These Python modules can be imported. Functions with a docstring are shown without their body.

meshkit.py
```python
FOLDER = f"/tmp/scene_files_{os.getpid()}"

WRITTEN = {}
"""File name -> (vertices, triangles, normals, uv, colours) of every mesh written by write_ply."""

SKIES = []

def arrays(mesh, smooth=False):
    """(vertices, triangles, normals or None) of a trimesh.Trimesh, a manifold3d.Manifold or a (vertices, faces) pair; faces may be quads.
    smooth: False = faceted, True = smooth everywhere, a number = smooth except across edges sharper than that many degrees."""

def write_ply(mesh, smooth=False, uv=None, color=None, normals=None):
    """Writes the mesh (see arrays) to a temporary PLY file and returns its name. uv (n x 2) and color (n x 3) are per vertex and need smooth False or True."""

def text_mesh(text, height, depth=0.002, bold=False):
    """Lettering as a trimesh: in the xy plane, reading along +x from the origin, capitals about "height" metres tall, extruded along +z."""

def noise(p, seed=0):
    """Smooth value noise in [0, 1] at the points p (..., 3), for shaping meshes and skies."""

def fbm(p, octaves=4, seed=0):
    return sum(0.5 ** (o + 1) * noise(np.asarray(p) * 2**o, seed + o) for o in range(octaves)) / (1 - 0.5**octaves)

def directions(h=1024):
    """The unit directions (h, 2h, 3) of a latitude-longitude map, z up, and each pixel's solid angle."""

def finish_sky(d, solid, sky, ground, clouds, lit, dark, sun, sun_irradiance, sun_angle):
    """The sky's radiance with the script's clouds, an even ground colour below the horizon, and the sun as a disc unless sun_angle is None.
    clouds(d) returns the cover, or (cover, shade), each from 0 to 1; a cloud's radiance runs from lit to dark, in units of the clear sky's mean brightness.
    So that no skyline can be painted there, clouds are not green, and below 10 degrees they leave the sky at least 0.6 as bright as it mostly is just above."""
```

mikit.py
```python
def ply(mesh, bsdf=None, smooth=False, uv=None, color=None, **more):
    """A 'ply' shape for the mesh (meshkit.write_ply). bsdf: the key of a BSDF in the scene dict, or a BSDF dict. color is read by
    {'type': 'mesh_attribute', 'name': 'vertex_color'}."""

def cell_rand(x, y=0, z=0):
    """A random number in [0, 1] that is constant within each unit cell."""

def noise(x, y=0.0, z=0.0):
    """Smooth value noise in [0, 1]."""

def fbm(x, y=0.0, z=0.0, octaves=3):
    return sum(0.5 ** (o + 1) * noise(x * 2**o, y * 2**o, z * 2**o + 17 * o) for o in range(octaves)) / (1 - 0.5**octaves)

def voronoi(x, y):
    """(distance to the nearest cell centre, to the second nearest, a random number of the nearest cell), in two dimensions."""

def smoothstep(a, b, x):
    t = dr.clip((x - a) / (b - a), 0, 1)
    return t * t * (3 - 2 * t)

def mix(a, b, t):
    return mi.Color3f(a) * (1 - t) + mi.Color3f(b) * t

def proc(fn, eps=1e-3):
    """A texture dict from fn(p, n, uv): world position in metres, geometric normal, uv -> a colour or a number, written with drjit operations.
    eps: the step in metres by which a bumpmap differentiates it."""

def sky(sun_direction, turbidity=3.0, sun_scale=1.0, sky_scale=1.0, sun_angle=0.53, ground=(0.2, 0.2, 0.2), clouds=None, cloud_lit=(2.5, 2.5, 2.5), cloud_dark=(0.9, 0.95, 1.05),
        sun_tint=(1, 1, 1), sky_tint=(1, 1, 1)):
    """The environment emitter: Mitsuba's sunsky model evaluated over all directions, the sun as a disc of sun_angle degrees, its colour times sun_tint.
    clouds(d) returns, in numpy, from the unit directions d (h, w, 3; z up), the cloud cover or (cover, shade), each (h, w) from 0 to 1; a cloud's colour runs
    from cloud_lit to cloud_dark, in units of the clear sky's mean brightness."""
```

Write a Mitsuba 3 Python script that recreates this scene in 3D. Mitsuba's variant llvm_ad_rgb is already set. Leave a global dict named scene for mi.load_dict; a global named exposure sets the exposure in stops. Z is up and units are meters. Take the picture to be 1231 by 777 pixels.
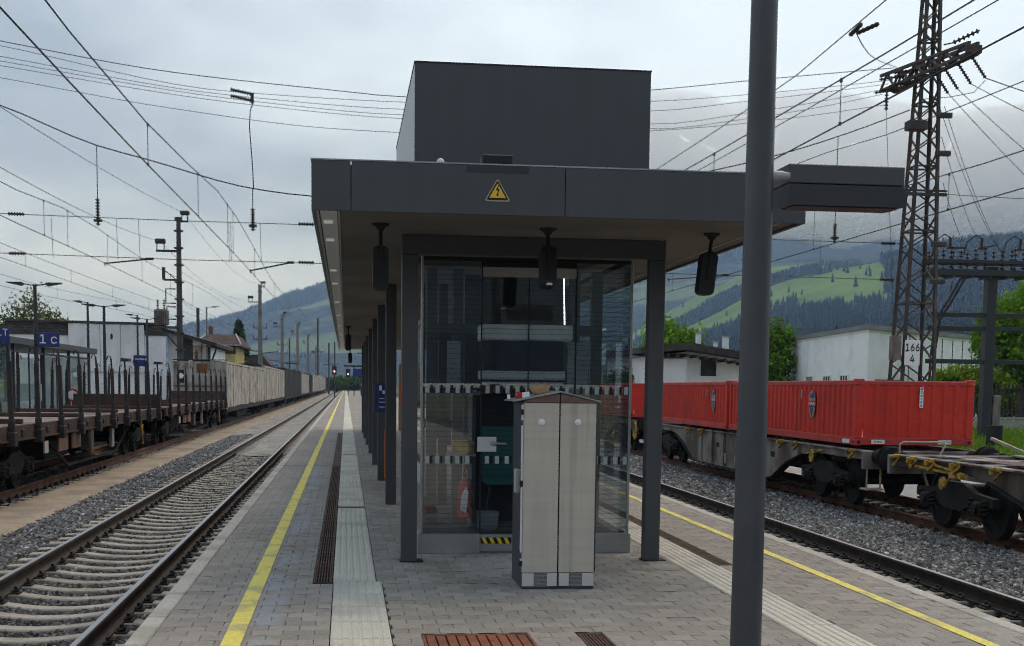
import math, numpy as np, trimesh, mitsuba as mi, mikit, meshkit
import drjit as dr
from shapely.geometry import Polygon
T = mi.ScalarTransform4f
scene, labels = {}, {}

# ------------------------------------------------------------------ camera, sky, exposure
EYE = np.array([0.0, 0.0, 1.57])
FWD = np.array([0.1236607, 0.9874055, -0.0986833])
UP = np.array([6.5374827e-04, 9.9365491e-02, 9.9505079e-01])
scene['camera'] = {'type': 'perspective', 'fov': 42.5675, 'fov_axis': 'x', 'near_clip': 0.1, 'far_clip': 30000.0,
                   'principal_point_offset_x': 0.0020, 'principal_point_offset_y': -0.3018,
                   'to_world': T().look_at(origin=EYE.tolist(), target=(EYE + FWD).tolist(), up=UP.tolist()),
                   'medium': {'type': 'ref', 'id': 'haze_air'}}


def clouds(d):
    z = np.maximum(d[..., 2], 0.0)
    q = np.stack([d[..., 0] / (z + 0.22), d[..., 1] / (z + 0.22), 0 * z], -1)
    a = meshkit.fbm(q * 1.3 + [3.1, 0.4, 0.0], 5, seed=4)
    b = meshkit.fbm(q * 0.35 + [1.3, 7.9, 0.0], 3, seed=9)
    s = (a - 0.5) * 3.2 + (b - 0.5) * 2.6 + 0.55
    return np.ones_like(z), np.clip(s, 0, 1)


scene['sky'] = mikit.sky((0.35, 0.35, 0.87), turbidity=3, sun_scale=0.2, sun_angle=40, sun_tint=(1.08, 1.0, 0.87), clouds=clouds,
                         cloud_lit=(2.02, 2.40, 2.84), cloud_dark=(0.92, 1.14, 1.44), ground=(0.16, 0.16, 0.15))
exposure = 2.32

# the air: one closed box of thin haze round camera, land and hills; blue light scatters most
scene['haze_air'] = {'type': 'homogeneous', 'albedo': {'type': 'rgb', 'value': [0.90, 0.94, 0.97]},
                     'sigma_t': {'type': 'rgb', 'value': [0.62e-4, 0.88e-4, 1.38e-4]}}
scene['haze'] = {'type': 'cube', 'to_world': T().translate([0, 1500, 455]).scale([9500, 9500, 457.5]), 'bsdf': {'type': 'null'},
                 'interior': {'type': 'ref', 'id': 'haze_air'}}
labels['haze'] = {'kind': 'stuff'}

# ------------------------------------------------------------------ helpers
_used = {}


def uniq(k):
    n = _used.get(k, 0)
    _used[k] = n + 1
    return k if n == 0 else f'{k}_{n:03d}'


def thing(name, label, cat, group=None):
    k = uniq(name)
    labels[k] = {'label': label, 'category': cat}
    if group:
        labels[k]['group'] = group
    return k


def shape(mesh, bsdf, smooth=False, color=None, uv=None):
    return mikit.ply(mesh, bsdf, smooth=smooth, color=color, uv=uv)


def part(parent, name, mesh, bsdf, smooth=False, color=None, tw=None, label=None, kind=None):
    k = uniq(parent + '__' + name)
    d = dict(mesh) if isinstance(mesh, dict) else shape(mesh, bsdf, smooth, color)
    if tw is not None:
        d['to_world'] = tw
    scene[k] = d
    if label or kind:
        labels[k] = {a: b for a, b in (('label', label), ('kind', kind)) if b}
    return k


def obj(name, mesh, bsdf, label, cat, group=None, smooth=False, color=None, tw=None):
    k = thing(name, label, cat, group)
    d = shape(mesh, bsdf, smooth, color)
    if tw is not None:
        d['to_world'] = tw
    scene[k] = d
    return k


def struct(name, mesh, bsdf, kind='structure', smooth=False, color=None, label=None, tw=None):
    k = uniq(name)
    labels[k] = {'kind': kind}
    if label:
        labels[k]['label'] = label
    if mesh is not None:
        scene[k] = shape(mesh, bsdf, smooth, color)
        if tw is not None:
            scene[k]['to_world'] = tw
    return k


def join(ms):
    vs, fs, n = [], [], 0
    for v, f in ms:
        vs.append(v)
        fs.append(np.asarray(f) + n)
        n += len(v)
    return np.vstack(vs), np.vstack(fs)


def xf(m, M=None, t=(0, 0, 0)):
    v = m[0] if M is None else m[0] @ np.asarray(M, float).T
    return v + np.asarray(t, float), m[1]


def rotz(a):
    c, s = math.cos(a), math.sin(a)
    return np.array([[c, -s, 0], [s, c, 0], [0, 0, 1.0]])


_S = np.array([[x, y, z] for x in (-1, 1) for y in (-1, 1) for z in (-1, 1)], float)
_BF = np.array([[0, 1, 3], [0, 3, 2], [4, 6, 7], [4, 7, 5], [0, 4, 5], [0, 5, 1], [2, 3, 7], [2, 7, 6], [0, 2, 6], [0, 6, 4], [1, 5, 7], [1, 7, 3]])


def _cv(h, c):
    out = []
    for s in _S:
        for a in range(3):
            p = s * h
            for b in range(3):
                if b != a:
                    p[b] -= s[b] * c
            out.append(p)
    return np.array(out)


def _hullfaces():
    v = _cv(np.array([1.0, 1.1, 1.2]), 0.2)
    h = trimesh.Trimesh(v, trimesh.convex.convex_hull(v).faces, process=False)
    hull = trimesh.convex.convex_hull(v)
    from scipy.spatial import cKDTree
    idx = cKDTree(v).query(hull.vertices)[1]
    return idx[hull.faces]


_CF = _hullfaces()


def bx(x0, x1, y0, y1, z0, z1, c=0):
    h = np.array([x1 - x0, y1 - y0, z1 - z0]) / 2.0
    ctr = np.array([x0 + x1, y0 + y1, z0 + z1]) / 2.0
    if c and c < h.min():
        return _cv(h, c) + ctr, _CF
    return _S * h + ctr, _BF


def bar(p0, p1, w, h=None, c=0, up=(0, 0, 1)):
    h = w if h is None else h
    p0, p1 = np.asarray(p0, float), np.asarray(p1, float)
    d = p1 - p0
    L = np.linalg.norm(d)
    d /= L
    s = np.cross(d, up)
    if np.linalg.norm(s) < 1e-3:
        s = np.cross(d, (1, 0, 0))
    s /= np.linalg.norm(s)
    u = np.cross(s, d)
    v, f = bx(-w / 2, w / 2, 0, L, -h / 2, h / 2, c)
    return v @ np.stack([s, d, u]) + p0, f


def tube(pts, r, n=6, cap=True):
    p = np.asarray(pts, float)
    t = np.gradient(p, axis=0)
    t /= np.linalg.norm(t, axis=1, keepdims=True)
    m = np.abs(t).max(0)
    ref = np.eye(3)[np.argmin(m)]
    a = np.cross(t, ref)
    a /= np.linalg.norm(a, axis=1, keepdims=True)
    b = np.cross(t, a)
    ang = np.arange(n) * 2 * np.pi / n
    r = np.broadcast_to(r, (len(p),))
    v = p[:, None] + r[:, None, None] * (np.cos(ang)[None, :, None] * a[:, None] + np.sin(ang)[None, :, None] * b[:, None])
    i, j = np.meshgrid(np.arange(len(p) - 1), np.arange(n), indexing='ij')
    q = np.stack([i * n + j, (i + 1) * n + j, (i + 1) * n + (j + 1) % n, i * n + (j + 1) % n], -1).reshape(-1, 4)
    f = np.vstack([q[:, [0, 2, 1]], q[:, [0, 3, 2]]])
    v = v.reshape(-1, 3)
    if cap:
        k = np.arange(1, n - 1)
        e = (len(p) - 1) * n
        f = np.vstack([f, np.stack([0 * k, k + 1, k], 1), np.stack([e + 0 * k, e + k, e + k + 1], 1)])
    # consistent outward orientation
    tri = v[f]
    if np.einsum('ij,ij->i', tri[:, 0], np.cross(tri[:, 1], tri[:, 2])).sum() - 0 < 0 and cap:
        c = v.mean(0)
        tri = tri - c
        if np.einsum('ij,ij->i', tri[:, 0], np.cross(tri[:, 1], tri[:, 2])).sum() < 0:
            f = f[:, ::-1]
    return v, f


def cyl(p0, p1, r, r1=None, n=12):
    return tube([p0, p1], np.array([r, r if r1 is None else r1]), n)


def lathe(prof, base, n=16, axis=(0, 0, 1)):
    """prof: (distance along axis, radius)"""
    a = np.asarray(axis, float)
    a /= np.linalg.norm(a)
    pts = [np.asarray(base, float) + a * h for h, _ in prof]
    return _lathe(pts, [max(r, 1e-4) for _, r in prof], a, n)


def _lathe(pts, rs, a, n):
    ref = np.eye(3)[np.argmin(np.abs(a))]
    s = np.cross(a, ref)
    s /= np.linalg.norm(s)
    b = np.cross(a, s)
    ang = np.arange(n) * 2 * np.pi / n
    ring = np.cos(ang)[:, None] * s + np.sin(ang)[:, None] * b
    v = np.vstack([p + r * ring for p, r in zip(pts, rs)])
    i, j = np.meshgrid(np.arange(len(pts) - 1), np.arange(n), indexing='ij')
    q = np.stack([i * n + j, i * n + (j + 1) % n, (i + 1) * n + (j + 1) % n, (i + 1) * n + j], -1).reshape(-1, 4)
    f = np.vstack([q[:, [0, 1, 2]], q[:, [0, 2, 3]]])
    k = np.arange(1, n - 1)
    e = (len(pts) - 1) * n
    return v, np.vstack([f, np.stack([0 * k, k + 1, k], 1), np.stack([e + 0 * k, e + k, e + k + 1], 1)])


def prism(poly, h0, h1, axis='z'):
    """axis z: poly (x,y); axis y: poly (x,z); axis x: poly (y,z)"""
    P = poly if isinstance(poly, Polygon) else Polygon(poly)
    m = trimesh.creation.extrude_polygon(P, h1 - h0, engine='earcut')
    v, f = np.array(m.vertices), np.array(m.faces)
    v[:, 2] += h0
    if axis == 'y':
        v, f = v[:, [0, 2, 1]], f[:, ::-1]
    elif axis == 'x':
        v = v[:, [2, 0, 1]]
    return v, f


def sheet(xs, ys, zf, flip=False):
    X, Y = np.meshgrid(xs, ys, indexing='ij')
    Z = zf(X, Y)
    v = np.stack([X, Y, Z], -1).reshape(-1, 3)
    n, m = X.shape
    i, j = np.meshgrid(np.arange(n - 1), np.arange(m - 1), indexing='ij')
    q = np.stack([i * m + j, (i + 1) * m + j, (i + 1) * m + j + 1, i * m + j + 1], -1).reshape(-1, 4)
    return v, np.vstack([q[:, [0, 1, 2]], q[:, [0, 2, 3]]])


def flat(x0, x1, y0, y1, z):
    return sheet(np.array([x0, x1]), np.array([y0, y1]), lambda X, Y: 0 * X + z)


def text(s, height, pos, face='-y', bold=False, center=False, depth=0.004, sx=1.0):
    m = meshkit.text_mesh(s, height, depth, bold)
    v, f = np.array(m.vertices), np.array(m.faces)
    v[:, 0] *= sx
    if center:
        v[:, 0] -= (v[:, 0].min() + v[:, 0].max()) / 2
    M = {'-y': [[1, 0, 0], [0, 0, -1], [0, 1, 0]], '-x': [[0, 0, -1], [-1, 0, 0], [0, 1, 0]]}[face]
    return xf((v, f), M, pos)


# ------------------------------------------------------------------ materials
N, F = mikit.noise, mikit.fbm
mix, sst = mikit.mix, mikit.smoothstep


def mat(key, col, rough=0.6, metal=0.0, spec=0.4, bump=None, bs=0.002, eps=1e-3, **kw):
    bc = mikit.proc(col) if callable(col) else ({'type': 'mesh_attribute', 'name': 'vertex_color'} if col == 'vc' else {'type': 'rgb', 'value': list(col)})
    d = {'type': 'principled', 'base_color': bc, 'roughness': rough, 'metallic': metal, 'specular': spec, **kw}
    if bump is not None:
        d = {'type': 'bumpmap', 'arbitrary': mikit.proc(bump, eps=eps), 'scale': bs, 'nested': d}
    scene[key] = {'type': 'twosided', 'nested': d}


def worn(c, c2, s=2.0, lo=0.35, hi=0.7, fine=0.25, fs=40.0):
    def fn(p, n, uv):
        a = sst(lo, hi, F(p.x * s, p.y * s, p.z * s, 3))
        g = 1 + fine * (N(p.x * fs, p.y * fs, p.z * fs) - 0.5)
        return mix(c, c2, a) * g
    return fn


def streaky(c, c2, s=6.0, lo=0.4, hi=0.75, vs=0.5):
    def fn(p, n, uv):
        a = sst(lo, hi, 0.6 * F(p.x * s, p.y * s, p.z * vs, 3) + 0.4 * F(p.x * 2, p.y * 2, p.z * 2, 2))
        return mix(c, c2, a) * (1 + 0.2 * (N(p.x * 30, p.y * 30, p.z * 30) - 0.5))
    return fn


mat('m_dark', (0.012, 0.012, 0.013), 0.7)
mat('m_black', (0.006, 0.006, 0.007), 0.5)


def cladding(p, n, uv):
    run = N(p.x * 17.0 + p.y * 17.0, 5.0, p.z * 0.9)
    pale_mottle = F(p.x * 1.1, p.y * 1.1, p.z * 1.6, 4)
    return mi.Color3f(0.060, 0.063, 0.070) * (0.86 + 0.22 * pale_mottle) * (0.95 + 0.10 * run) * (0.95 + 0.10 * N(p.x * 90, p.y * 90, p.z * 90))


mat('m_anthracite', cladding, 0.45, 0.0, 0.45, bump=lambda p, n, uv: F(p.x * 2.3, p.y * 2.3, p.z * 2.3, 2), bs=0.004)
mat('m_anthracite_dark', (0.03, 0.032, 0.037), 0.5)
mat('m_post', worn((0.042, 0.045, 0.052), (0.052, 0.054, 0.061), 3, 0.3, 0.8, 0.25, 220), 0.42, 0.0, 0.5)
mat('m_soffit', worn((0.115, 0.104, 0.09), (0.165, 0.15, 0.13), 1.3, 0.3, 0.8, 0.2, 25), 0.75)
mat('m_soffit_rim', worn((0.30, 0.29, 0.27), (0.40, 0.39, 0.36), 2, 0.3, 0.8, 0.1), 0.5)
mat('m_lamp_glass', (0.75, 0.75, 0.72), 0.3)
mat('m_white_metal', (0.55, 0.56, 0.57), 0.4, 0.0, 0.5)
mat('m_steel', worn((0.34, 0.34, 0.34), (0.44, 0.44, 0.44), 3, 0.3, 0.8, 0.15, 60), 0.42, 0.7)
mat('m_galv', worn((0.28, 0.29, 0.30), (0.40, 0.41, 0.42), 5, 0.3, 0.8, 0.2), 0.5, 0.5)
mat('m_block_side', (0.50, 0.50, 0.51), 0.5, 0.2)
scene['m_glass'] = {'type': 'thindielectric', 'int_ior': 1.75, 'specular_transmittance': {'type': 'rgb', 'value': [0.72, 0.80, 0.84]}}
scene['m_clear_glass'] = {'type': 'thindielectric', 'int_ior': 1.6, 'specular_transmittance': {'type': 'rgb', 'value': [0.72, 0.82, 0.80]}}
mat('m_frost', (0.40, 0.48, 0.49), 0.7)


def cab(p, n, uv):
    band = 1 + 0.10 * (N(p.z * 34.0, p.x * 1.5, 3.0) - 0.5) + 0.10 * (N(p.x * 160, p.z * 3, p.y * 160) - 0.5)
    run = sst(0.60, 0.78, N(p.x * 22.0, 7.0, p.z * 0.7)) * sst(0.02, 1.4, p.z + 0.1)
    drip = dr.exp(-dr.square((p.x - 1.745) / 0.018)) * (0.6 + 0.4 * N(p.z * 9, 1.0, 2.0))
    return mi.Color3f(0.49, 0.445, 0.375) * band * (1 - 0.16 * run) * (1 - 0.22 * drip)


mat('m_cabinet', cab, 0.55, 0.1, 0.4)
mat('m_plinth', (0.50, 0.485, 0.455), 0.6)
mat('m_vent', (0.26, 0.24, 0.215), 0.6)
mat('m_cab_roof', worn((0.12, 0.07, 0.055), (0.17, 0.11, 0.09), 9, 0.3, 0.8, 0.2), 0.5, 0.2)
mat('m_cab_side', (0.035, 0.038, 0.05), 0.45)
mat('m_yellow', worn((0.66, 0.55, 0.10), (0.42, 0.37, 0.14), 5.0, 0.5, 0.8, 0.35, 60), 0.6)
mat('m_sign_yellow', (0.72, 0.46, 0.03), 0.45)
mat('m_safety_yellow', worn((0.50, 0.29, 0.03), (0.13, 0.085, 0.04), 9, 0.42, 0.68, 0.3), 0.55)
mat('m_blue_sign', (0.018, 0.032, 0.16), 0.35)
mat('m_white', (0.75, 0.75, 0.74), 0.5)
mat('m_red', (0.45, 0.02, 0.02), 0.4)
mat('m_orange', (0.62, 0.12, 0.02), 0.5)
mat('m_display', (0.008, 0.011, 0.03), 0.12, 0.0, 0.6)
mat('m_teal', (0.03, 0.14, 0.13), 0.5)
mat('m_cardboard', (0.33, 0.20, 0.10), 0.8)


def paving(p, n, uv):
    row = dr.floor((p.y - 7.3) / 0.165)
    col = dr.floor((p.x + 20) / 0.2 + 0.5 * (row - 2 * dr.floor(row / 2)))
    t = mikit.cell_rand(row, col, 3)
    stain = F(p.x * 0.8, p.y * 0.5, 0.3, 4)
    pale_mottle = sst(0.48, 0.62, F(p.x * 2.4, p.y * 1.8, 2.0, 4)) * dr.exp(-dr.square((p.y - 11.9) / 1.5)) * dr.exp(-dr.square((p.x - 1.7) / 1.2))  # mask of paler patches on the blocks before the lift
    c = mix((0.205, 0.183, 0.158), (0.275, 0.248, 0.216), t)
    c = c * (0.72 + 0.52 * stain) * (0.9 + 0.2 * N(p.x * 130, p.y * 130, 0.0))
    blue = sst(0.40, 0.60, F(p.x * 5.0, p.y * 2.5, 4.0, 3)) * sst(-0.64, -0.60, p.x) * (1 - sst(-0.46, -0.40, p.x))
    c = mix(c, mi.Color3f(0.255, 0.268, 0.305), 0.55 * blue)
    return mix(c, (0.40, 0.40, 0.39), 0.45 * pale_mottle)


mat('m_paving', paving, 0.68, 0.0, 0.35, bump=lambda p, n, uv: F(p.x * 90, p.y * 90, p.z * 90, 2), bs=0.0012)


def pave_far(p, n, uv):
    row = dr.floor((p.y - 7.3) / 0.165)
    fr = (p.y - 7.3) / 0.165 - row
    u = (p.x + 20) / 0.2 + 0.5 * (row - 2 * dr.floor(row / 2))
    col = dr.floor(u)
    j = sst(0.0, 0.06, fr) * sst(0.0, 0.06, 1 - fr) * sst(0.0, 0.05, u - col) * sst(0.0, 0.05, 1 - u + col)
    c = mix((0.212, 0.190, 0.164), (0.270, 0.244, 0.213), mikit.cell_rand(row, col, 3)) * (0.72 + 0.52 * F(p.x * 0.8, p.y * 0.5, 0.3, 4))
    return c * (0.55 + 0.45 * j)


mat('m_paving_far', pave_far, 0.7)
mat('m_left_paving', worn((0.15, 0.14, 0.13), (0.19, 0.18, 0.165), 1.5), 0.85)
mat('m_joint', worn((0.05, 0.044, 0.038), (0.09, 0.08, 0.07), 6), 0.9)
mat('m_tactile', worn((0.47, 0.445, 0.375), (0.38, 0.355, 0.30), 2.2, 0.4, 0.75, 0.25, 70), 0.7)
mat('m_coping', worn((0.39, 0.365, 0.32), (0.29, 0.268, 0.232), 2.5, 0.4, 0.8, 0.3, 60), 0.75, bump=lambda p, n, uv: F(p.x * 60, p.y * 60, p.z * 60, 2), bs=0.0015)
mat('m_platform_wall', worn((0.20, 0.19, 0.18), (0.12, 0.115, 0.11), 1.5), 0.8)
mat('m_drain', worn((0.060, 0.032, 0.022), (0.095, 0.05, 0.034), 5), 0.7)
mat('m_grate_rust', worn((0.20, 0.062, 0.026), (0.12, 0.046, 0.026), 7, 0.3, 0.8, 0.4), 0.75)
mat('m_stone', 'vc', 0.85, 0.0, 0.25)
mat('m_ballast_base', worn((0.045, 0.046, 0.048), (0.12, 0.12, 0.12), 9, 0.35, 0.7, 0.9, 22), 0.9, bump=lambda p, n, uv: F(p.x * 22, p.y * 22, 0.0, 3), bs=0.03)
mat('m_ballast_far', worn((0.17, 0.165, 0.155), (0.24, 0.23, 0.21), 1.2, 0.3, 0.7, 0.7, 12), 0.9)
mat('m_sand', worn((0.30, 0.25, 0.195), (0.21, 0.178, 0.142), 1.6, 0.35, 0.75, 0.35, 30), 0.92, bump=lambda p, n, uv: F(p.x * 14, p.y * 14, 0.0, 4), bs=0.02)
mat('m_sleeper', worn((0.35, 0.325, 0.285), (0.235, 0.21, 0.18), 3.5, 0.35, 0.75, 0.35, 50), 0.85)
mat('m_rail', worn((0.028, 0.020, 0.016), (0.05, 0.032, 0.023), 8), 0.7)
mat('m_rail_top', (0.42, 0.42, 0.44), 0.42, 0.9)
mat('m_rail_rust', worn((0.075, 0.036, 0.022), (0.12, 0.055, 0.032), 5), 0.8)
mat('m_clip', (0.014, 0.012, 0.011), 0.65)
mat('m_ground', worn((0.07, 0.078, 0.045), (0.095, 0.09, 0.06), 0.03, 0.3, 0.7), 0.95)
mat('m_gravel', worn((0.26, 0.255, 0.245), (0.36, 0.355, 0.34), 0.6, 0.3, 0.75, 0.5, 9), 0.9)
mat('m_grass', 'vc', 0.9, 0.0, 0.1)
scene['m_leaf'] = {'type': 'principledthin', 'base_color': {'type': 'mesh_attribute', 'name': 'vertex_color'}, 'roughness': 0.6, 'diff_trans': 0.7, 'spec_trans': 0.0}
mat('m_bark', worn((0.05, 0.04, 0.03), (0.09, 0.075, 0.06), 12), 0.9)
mat('m_land', 'vc', 0.95, 0.0, 0.05)
mat('m_wagon_brown', streaky((0.046, 0.027, 0.021), (0.088, 0.048, 0.036), 2.5), 0.7)
mat('m_stake', worn((0.018, 0.014, 0.013), (0.04, 0.027, 0.022), 6), 0.6)
mat('m_deck', worn((0.21, 0.165, 0.15), (0.12, 0.088, 0.08), 1.2, 0.35, 0.7, 0.3, 10), 0.8)
mat('m_under', worn((0.006, 0.0055, 0.005), (0.015, 0.012, 0.010), 7), 0.75)
mat('m_plate_rust', streaky((0.16, 0.09, 0.065), (0.09, 0.055, 0.042), 6), 0.8)
mat('m_dirty_white', streaky((0.42, 0.385, 0.34), (0.21, 0.18, 0.15), 3.0, 0.36, 0.7, 0.25), 0.7)
mat('m_end_grey', streaky((0.33, 0.31, 0.29), (0.16, 0.13, 0.11), 4.0, 0.4, 0.75, 0.8), 0.7)
mat('m_rust_patch', worn((0.22, 0.075, 0.025), (0.12, 0.06, 0.035), 6), 0.85)
mat('m_dark_wagon', streaky((0.02, 0.02, 0.021), (0.035, 0.033, 0.033), 3), 0.6)
mat('m_red_paint', streaky((0.60, 0.034, 0.016), (0.36, 0.026, 0.018), 3.0, 0.38, 0.85, 0.45), 0.5, 0.0, 0.4)
mat('m_red_rail', streaky((0.48, 0.045, 0.035), (0.36, 0.035, 0.028), 3.5), 0.5)
mat('m_frame_grey', streaky((0.25, 0.23, 0.205), (0.10, 0.075, 0.06), 2.6, 0.36, 0.66, 0.8), 0.75)
mat('m_sill_dark', streaky((0.13, 0.105, 0.085), (0.055, 0.042, 0.035), 2.6, 0.36, 0.66, 0.8), 0.75)
mat('m_frame_pale', streaky((0.27, 0.255, 0.245), (0.085, 0.05, 0.045), 2.0, 0.36, 0.62, 2.0), 0.7)
mat('m_pole', worn((0.15, 0.14, 0.13), (0.22, 0.21, 0.195), 2, 0.3, 0.8, 0.3), 0.85)
mat('m_far_pole', (0.26, 0.25, 0.235), 0.85)
mat('m_lattice', worn((0.050, 0.047, 0.043), (0.11, 0.075, 0.052), 3.5, 0.50, 0.8, 0.3), 0.75)
mat('m_mast_dark', worn((0.050, 0.049, 0.048), (0.085, 0.082, 0.078), 2, 0.3, 0.8, 0.3), 0.8)
mat('m_wire', (0.02, 0.02, 0.022), 0.6)
mat('m_insulator', (0.022, 0.014, 0.012), 0.35)
mat('m_wall_white', streaky((0.73, 0.74, 0.75), (0.58, 0.585, 0.59), 1.1, 0.40, 0.9, 0.22), 0.85)
mat('m_tarp', worn((0.70, 0.70, 0.69), (0.58, 0.58, 0.57), 0.8, 0.3, 0.8, 0.1), 0.6)
mat('m_roof_grey', worn((0.15, 0.15, 0.155), (0.22, 0.22, 0.22), 0.7), 0.7)
mat('m_roof_dark', worn((0.035, 0.03, 0.028), (0.06, 0.052, 0.046), 3), 0.8)
mat('m_roof_brown', worn((0.05, 0.030, 0.026), (0.075, 0.046, 0.040), 2), 0.8)
mat('m_wall_yellow', worn((0.46, 0.37, 0.14), (0.38, 0.30, 0.12), 0.7), 0.85)
mat('m_window', (0.02, 0.024, 0.03), 0.15, 0.0, 0.6)
mat('m_brick', (0.16, 0.06, 0.045), 0.8)
mat('m_green_dark', (0.03, 0.045, 0.03), 0.6)
mat('m_timber', worn((0.42, 0.36, 0.26), (0.3, 0.26, 0.19), 3), 0.8)

RNG = np.random.default_rng(11)
TH = 0.012                      # the right-hand track and platform edge run 0.7 degrees off the left one
Rw = T().translate([6.2, 10, 0]).rotate([0, 0, 1], -math.degrees(TH)).translate([-6.2, -10, 0])
Mw = np.array(Rw.matrix, float)


def rr(m):
    return m[0] @ Mw[:3, :3].T + Mw[:3, 3], m[1]


# ------------------------------------------------------------------ land and far hills
struct('ground', sheet(np.linspace(-9000, 9000, 10), np.linspace(-9000, 9000, 10), lambda X, Y: 0 * X - 1.05), 'm_ground')


def hill_h(x, y):
    d = 0.86 * y + 0.4 * x
    m = np.clip((x - 40 - 0.09 * y) / (190 + 0.20 * y), 0, 1)
    m = m * m * (3 - 2 * m)
    n = meshkit.fbm(np.stack([x / 420.0, y / 420.0, 0 * x], -1), 4, seed=3) - 0.5
    h = 28.5 * (np.maximum(d, 0) / 1000.0) ** 2.25
    h = h * (1 + 0.45 * n) + 9 * n * np.clip(d / 1200, 0, 1)
    bump = 95 * np.exp(-((x - 1220) / 330.0) ** 2 - ((y - 2250) / 500.0) ** 2)
    return -1.0 + m * 430 * np.tanh(np.maximum(h + bump - 3.0, 0) / 430)


def hill_forest(x, y):
    """share of forest: below a line, in strips and on the steep shoulder; the rest is meadow"""
    d = 0.86 * y + 0.4 * x
    n = meshkit.fbm(np.stack([x / 260.0, y / 200.0, 0 * x + 5], -1), 4, seed=21)
    n2 = meshkit.fbm(np.stack([x / 700.0, y / 330.0, 0 * x + 2], -1), 3, seed=33)
    low = np.clip((2030 + 260 * (n2 - 0.5) - d) / 60.0, 0, 1)
    right = np.clip((x - 0.405 * y - 20 + 120 * (n - 0.5)) / 40.0, 0, 1)
    strips = np.clip((n - 0.545) * 22, 0, 1)
    near = np.clip((d - 1180) / 80.0, 0, 1)
    return np.maximum(np.maximum(low * near, strips), right)


def land_mesh(name, xs, ys, hf, ff, meadow, wood, seed):
    m = sheet(xs, ys, hf)
    v = m[0]
    f = ff(v[:, 0], v[:, 1])[:, None]
    hidden = np.clip((v[:, 2:] - 315) / 60, 0, 1) * (name == 'hillside')      # plain wood colour where the cloud lies
    f = f * (1 - hidden) + hidden
    n = meshkit.fbm(v / [90.0, 90.0, 1e9], 4, seed=seed)[:, None]
    n2 = meshkit.fbm(v / [300.0, 160.0, 1e9], 3, seed=seed + 1)[:, None]
    c = np.asarray(meadow) * (0.62 + 0.5 * n + 0.35 * n2) * (1 - f) + np.asarray(wood) * (0.8 + 0.4 * n) * f
    return struct(name, m, 'm_land', color=c, smooth=True)


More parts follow.
